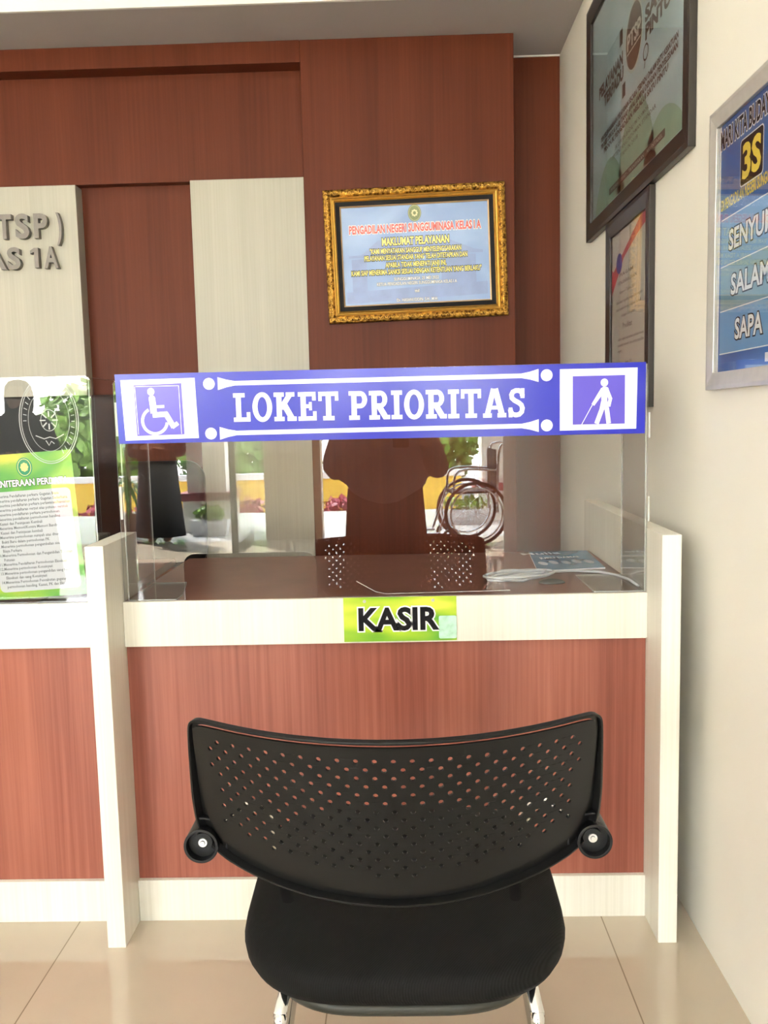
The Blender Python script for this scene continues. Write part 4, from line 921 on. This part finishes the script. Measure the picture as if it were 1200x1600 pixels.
m = MB(); m.box(-8.5, 1.0, -11.3, -11.1, -0.45, 0.22); m.build('wall_body', mat('yellow_paint', (0.80, 0.52, 0.06), 0.6, var=0.04), yw)
m = MB(); m.box(-8.55, 1.05, -11.35, -11.05, 0.22, 0.32); m.build('coping', COLP, yw)
m = MB(); text(m, Fr((-3.55, -11.1, -0.12), (-1, 0, 0), (0, 0, 1)), 'M', 0, 0.2, 0, 0.2, 0.004, bold=0.02); m.build('letter', WHITE, yw)
for i in range(7):
    bush('red_shrub', '%s red leaved shrub from the left below the yellow wall' % ('first', 'second', 'third', 'fourth', 'fifth', 'sixth', 'seventh')[i], 'shrub', (-5.4 + i * .74, -9.3, -0.2), (.355, .3, .27), 260, 0.12, LEAFR, 30 + i, 'red shrubs in the garden bed')
def planter(x, y, label, seed, w=0.42):
    t = thing('planter_box', label, 'planter', (x, y, 0), 'white planters on the porch')
    m = MB(); m.loft([[(x + a * w * s, y + b * .16 * s, z) for a, b in ((-.5, -.5), (.5, -.5), (.5, .5), (-.5, .5))] for s, z in ((.86, 0.0), (1.0, 0.17))]); m.build('box', WHITE, t)
    rng = random.Random(seed); m = MB(); leaves(m, (x, y, 0.24), (w * .42, .07, .09), 120, 0.07, rng); m.build('foliage', LEAFL, t, recalc=False)
planter(-2.15, -5.42, 'white planter box in front of the mirrored left porch column', 1); planter(0.70, -6.0, 'white planter box in front of the mirrored right porch column', 2, 0.7)
def palm(x, y, label):
    t = thing('dracaena_plant', label, 'plant', (x, y, 0)); rng = random.Random(9)
    m = MB(); m.tube([(x, y, 0.2), (x + .02, y, 0.6), (x, y, 1.05)], [.03, .025, .02], 8); m.build('stem', mat('plant_stem', (0.30, 0.24, 0.14), 0.8, var=0.2), t)
    m = MB()
    for lev in (0.55, 1.05):
        for k in range(40):
            a = rng.random() * 2 * PI; el = rng.uniform(-0.2, 1.2); L_ = rng.uniform(.35, .55); pts = []
            for j in range(5):
                s = j / 4; rad = L_ * s * math.cos(el * (1 - .3 * s)); pts.append(V((x + rad * math.cos(a), y + rad * math.sin(a), lev + L_ * s * math.sin(el) - .32 * s * s)))
            sd_ = V((-math.sin(a), math.cos(a), 0)); vs = []
            for j, p in enumerate(pts): w_ = .022 * math.sin(PI * min(.97, .15 + .85 * j / 4)); vs += [p - sd_ * w_, p + sd_ * w_]
            m.add(vs, [(2 * j, 2 * j + 1, 2 * j + 3, 2 * j + 2) for j in range(4)])
    m.build('leaves', LEAF, t, recalc=False)
    m = MB(); m.loft([[(x + r * math.cos(2 * PI * k / 20), y + r * math.sin(2 * PI * k / 20), z) for k in range(20)] for r, z in ((.13, 0), (.17, .22), (.18, .24), (.15, .23))]); m.build('pot', mat('pot_brown', (0.2, 0.12, 0.08), 0.6, var=0.1), t)
palm(-3.12, -5.65, 'spiky leaved potted plant mirrored at the left end of the screen')
# wheelchair parked by the entrance, mirrored under the sign
wx, wy = 0.66, -4.5
wc = thing('wheelchair', 'chrome and black wheelchair mirrored at the right under the priority sign', 'wheelchair', (wx, wy, 0))
def hoop(m, c, r, t, ax, n=36): 
    ax = V(ax).normalized(); u = ax.orthogonal().normalized(); v_ = ax.cross(u); c = V(c)
    m.tube([c + (u * math.cos(2 * PI * k / n) + v_ * math.sin(2 * PI * k / n)) * r for k in range(n + 1)], t, 8, cap=False)
for s in (-1, 1):
    ax = (0.10, 1, 0); m = MB(); c = V((wx, wy, 0.31)) + V(ax).normalized() * (.27 * s); hoop(m, c, .295, .017, ax); o = m.build('wheel', BLACKP, wc, smooth=True)
    m = MB(); hoop(m, c + V(ax).normalized() * .03 * s, .25, .009, ax); m.build('hand_rim', CHROME, o, smooth=True)
    m = MB(); u = V((0, 0, 1)); v_ = V(ax).normalized().cross(u)
    for k in range(16): m.tube([c, c + (u * math.cos(2 * PI * k / 16) + v_ * math.sin(2 * PI * k / 16)) * .29], .0018, 4)
    m.build('spokes', CHROME, o)
    d_ = V((-1, .10, 0)).normalized(); cc = V((wx, wy, 0)) + V(ax).normalized() * (.22 * s)
    m = MB(); m.tube(bez([cc + d_ * -.42 + V((0, 0, .97)), cc + d_ * -.30 + V((0, 0, .97)), cc + d_ * -.24 + V((0, 0, .9)), cc + d_ * -.22 + V((0, 0, .5)), cc + d_ * -.22 + V((0, 0, .31))]), .013, 8); m.tube(bez([cc + d_ * -.22 + V((0, 0, .72)), cc + d_ * .15 + V((0, 0, .72)), cc + d_ * .22 + V((0, 0, .5)), cc + d_ * .36 + V((0, 0, .12))]), .012, 8); m.build('side_frame', CHROME, wc, smooth=True)
    m = MB(); hoop(m, cc + d_ * .24 + V((0, 0, .085)), .07, .015, ax, 20); m.build('caster', BLACKP, wc, smooth=True)
    m = MB(); q = cc + d_ * .42 + V((0, 0, .12)); m.box(q.x - .08, q.x + .08, q.y - .07, q.y + .07, .11, .125); m.build('footrest', mat('pale_footrest', (0.6, 0.6, 0.62), 0.4, var=0.05), wc)
c0 = V((wx, wy, 0)); d_ = V((-1, .10, 0)).normalized(); a_ = V((.10, 1, 0)).normalized()
m = MB(); m.loft([[c0 + a_ * (x * .21) + d_ * (-.215 + .01 * k) + V((0, 0, z)) for x, z in ((-1, .5), (1, .5), (1, .92), (-1, .92))] for k in (0, 1)]); m.build('back_sling', BLACK, wc)
m = MB(); m.loft([[c0 + a_ * (x * .21) + d_ * y + V((0, 0, .50 + .02 * k)) for x, y in ((-1, -.2), (1, -.2), (1, .22), (-1, .22))] for k in (0, 1)]); m.build('seat_sling', BLACK, wc)

# ------------------------------------------------------------------ people mirrored in the screens
SKIN = mat('skin', (0.48, 0.28, 0.19), 0.5, var=0.05); CLB = mat('black_cloth', (0.014, 0.014, 0.017), 0.85, var=0.2, vscale=12); CLM = mat('mauve_cloth', (0.45, 0.33, 0.33), 0.85, var=0.1, vscale=10)
def ell(m, c, r, n=16):
    rings = []
    for i in range(1, n // 2 + 2):
        t = PI * i / (n // 2 + 2); rings.append([(c[0] + r[0] * math.sin(t) * math.cos(2 * PI * k / n), c[1] + r[1] * math.sin(t) * math.sin(2 * PI * k / n), c[2] - r[2] * math.cos(t)) for k in range(n)])
    m.loft(rings)
def finger(m, p, dirs, L_, r):
    pts = [V(p)]
    for d in dirs: pts.append(pts[-1] + V(d).normalized() * L_ / len(dirs))
    m.tube(pts, [r * (1 - .08 * i) for i in range(len(pts))], 8)
def person(name, label, base, H, sleeve, robe, hijab, elbows, wrists, hand_to, facing=1):
    """standing figure facing +y; one continuous skin body under its garments"""
    x, y, _ = base; t = thing(name, label, 'person', base); k = H / 1.55
    P = lambda a, b, c: V((x + a * k, y + b * k, c * k))
    m = MB()
    ell(m, P(0, .012, 1.435), (.072 * k, .088 * k, .110 * k)); ell(m, P(0, .075, 1.385), (.040 * k, .028 * k, .040 * k)); m.tube([P(0, .094, 1.455), P(0, .112, 1.425)], [.007 * k, .013 * k], 8)
    ell(m, P(-.028, .088, 1.455), (.014 * k, .010 * k, .008 * k)); ell(m, P(.028, .088, 1.455), (.014 * k, .010 * k, .008 * k)); ell(m, P(0, .094, 1.388), (.023 * k, .010 * k, .009 * k))
    for s in (-1, 1): ell(m, P(s * .073, .005, 1.435), (.012 * k, .02 * k, .03 * k))
    m.tube([P(0, 0, 1.36), P(0, -.005, 1.27)], .052 * k, 12)
    m.loft([[P(a * w_ * math.cos(q) , b * d_ * math.sin(q), z) for q in [2 * PI * i / 20 for i in range(20)]] for z, w_, d_, a, b in ((1.29, .07, .06, 1, 1), (1.25, .16, .085, 1, 1), (1.15, .165, .11, 1, 1), (.98, .13, .095, 1, 1), (.85, .165, .115, 1, 1), (.76, .16, .11, 1, 1))])
    for s, e, w_, h in zip((-1, 1), elbows, wrists, hand_to):
        sh = P(s * .165, 0, 1.235); e = V(e); w_ = V(w_); h = V(h)
        m.tube([sh, e], [.046 * k, .038 * k], 10); m.tube([e, w_], [.038 * k, .025 * k], 10)
        d = (h - w_).normalized(); sd_ = V((0, 0, 1)) if abs(d.z) < .7 else V((1, 0, 0)); sd_ = (sd_ - d * sd_.dot(d)).normalized(); pn = d.cross(sd_)
        pc = w_ + d * .085
        m.tube([w_ - d * .01, w_ + d * .03, pc], [.024, .030, .028], 10)
        for i, L_ in enumerate((.062, .075, .080, .070)):
            q = pc + sd_ * (.030 - .019 * (3 - i)) - d * .004; bend = pn * (.55 * s)
            finger(m, q, [d, d + bend, d + bend * 2], L_, .0082)
        finger(m, w_ + d * .03 + sd_ * .022, [sd_ + d * .7, d + sd_ * .3], .055, .0095)
    for s in (-1, 1):
        m.tube([P(s * .08, 0, .80), P(s * .08, .01, .44), P(s * .08, -.01, .07)], [.08 * k, .052 * k, .034 * k], 12); ell(m, P(s * .08, .05, .035), (.04 * k, .11 * k, .034 * k))
    o = m.build('body', SKIN, t, smooth=True); q = o.modifiers.new('join', 'REMESH'); q.mode = 'VOXEL'; q.voxel_size = .0055; q.use_smooth_shade = True
    def skirt(name, rows, material):
        m = MB(); m.loft([[P(w_ * math.cos(q) * (1 + .035 * math.sin(q * 9) * f), d_ * math.sin(q) * (1 + .05 * math.sin(q * 7 + 1) * f) + yo, z + zf * math.sin(q)) for q in [2 * PI * i / 48 for i in range(48)]] for z, w_, d_, yo, f, zf in rows], cap=False)
        o = m.build(name, material, t, smooth=True); q = o.modifiers.new('cloth', 'SOLIDIFY'); q.thickness = .004; return o
    skirt('robe', ((1.285, .075, .065, 0, 0, 0), (1.255, .17, .10, 0, 0, 0), (1.15, .185, .128, 0, .2, 0), (.98, .165, .12, 0, .3, 0), (.85, .195, .145, 0, .4, 0), (.6, .21, .16, 0, .8, 0), (.3, .235, .18, 0, 1, 0), (.06, .26, .20, 0, 1.2, 0)), robe)
    m = MB()
    for s, e, w_ in zip((-1, 1), elbows, wrists): m.tube(bez([P(s * .13, 0, 1.245), P(s * .175, 0, 1.22), V(e), V(e).lerp(V(w_), .5), V(e).lerp(V(w_), .93)], 6), [.055 * k + .0 * i for i in range(6)] + [.062 * k] * 6 + [.058 * k] * 6 + [.045 * k] * 7, 14)
    m.build('sleeves', sleeve, t, smooth=True)
    # head scarf: hood open at the face, draped over shoulders and chest
    m = MB(); rows = ((1.556, .02, .02, -.01), (1.545, .058, .062, -.012), (1.51, .086, .092, -.016), (1.44, .096, .100, -.022), (1.37, .094, .098, -.018), (1.32, .090, .095, .0), (1.27, .15, .12, .01), (1.20, .205, .15, .012), (1.05, .225, .175, .02), (.92, .23, .18, .02))
    n = 48; rings = []
    for i, (z, w_, d_, yo) in enumerate(rows):
        ring = []
        for j in range(n):
            a = 2 * PI * j / n; fold = 1 + (.04 * math.sin(a * 8 + i) if z < 1.3 else 0); front = math.sin(a)
            drop = -.12 * max(0, front) ** 2 * (1.27 - z) / .35 if z < 1.27 else 0
            ring.append(P(w_ * math.cos(a) * fold, yo + d_ * math.sin(a) * fold, z + drop))
        rings.append(ring)
    m.loft(rings, cap=False)
    keep = []
    for fc in m.f:      # face opening
        c = sum((V(m.v[i]) for i in fc), V()) / len(fc); l = (c - P(0, 0, 0)) / k
        keep.append(not (1.365 < l.z < 1.515 and l.y > .03 and abs(l.x) < .068))
    m.f = [a for a, b in zip(m.f, keep) if b]; m.m = [0] * len(m.f)
    o = m.build('head_scarf', hijab, t, smooth=True, recalc=False); q = o.modifiers.new('cloth', 'SOLIDIFY'); q.thickness = .004
    return t
pb = V((-0.10, -0.46, 0))
person('person', 'person in mauve head scarf holding up a phone, mirrored in the screen centre', pb, 1.58, CLM, CLB, CLM,
       [(-0.36, -0.36, 1.00), (0.17, -0.33, 1.00)], [(-0.125, -0.16, 1.13), (0.115, -0.15, 1.13)], [(-0.055, -0.035, 1.165), (0.055, -0.035, 1.165)])
ph = thing('phone', 'black phone held up by the person mirrored in the screen', 'phone', (0, -0.02, 1.17))
m = MB(); m.prism(rrect(-0.05, 0.028, 1.105, 1.268, .01), FRONT(0, -0.014, 0), 0.0, -0.009) if False else m.prism([(a, b) for a, b in rrect(-0.05, 0.028, 1.105, 1.268, .01)], Fr((0, -0.026, 0), (1, 0, 0), (0, 0, 1)), -0.009, 0.0); m.build('case', BLACKP, ph)
def far_person(base, label, sl=CLB):
    b = V(base); return person('person', label, b, 1.58, sl, CLB, CLB, [b + V((-.25, .02, .96)), b + V((.25, .02, .96))], [b + V((-.10, .17, 1.0)), b + V((.10, .17, 1.0))], [b + V((0, .22, 1.01)), b + V((0, .22, 1.03))])
far_person((-2.58, -5.0, 0), 'person in black clothes with hands together, mirrored at the left under the wheelchair symbol')
far_person((-2.84, -2.30, 0), 'person in a black head scarf, right one of the pair mirrored above the green flyer')
far_person((-3.28, -2.55, 0), 'person in a black head scarf, left one of the pair mirrored above the green flyer')
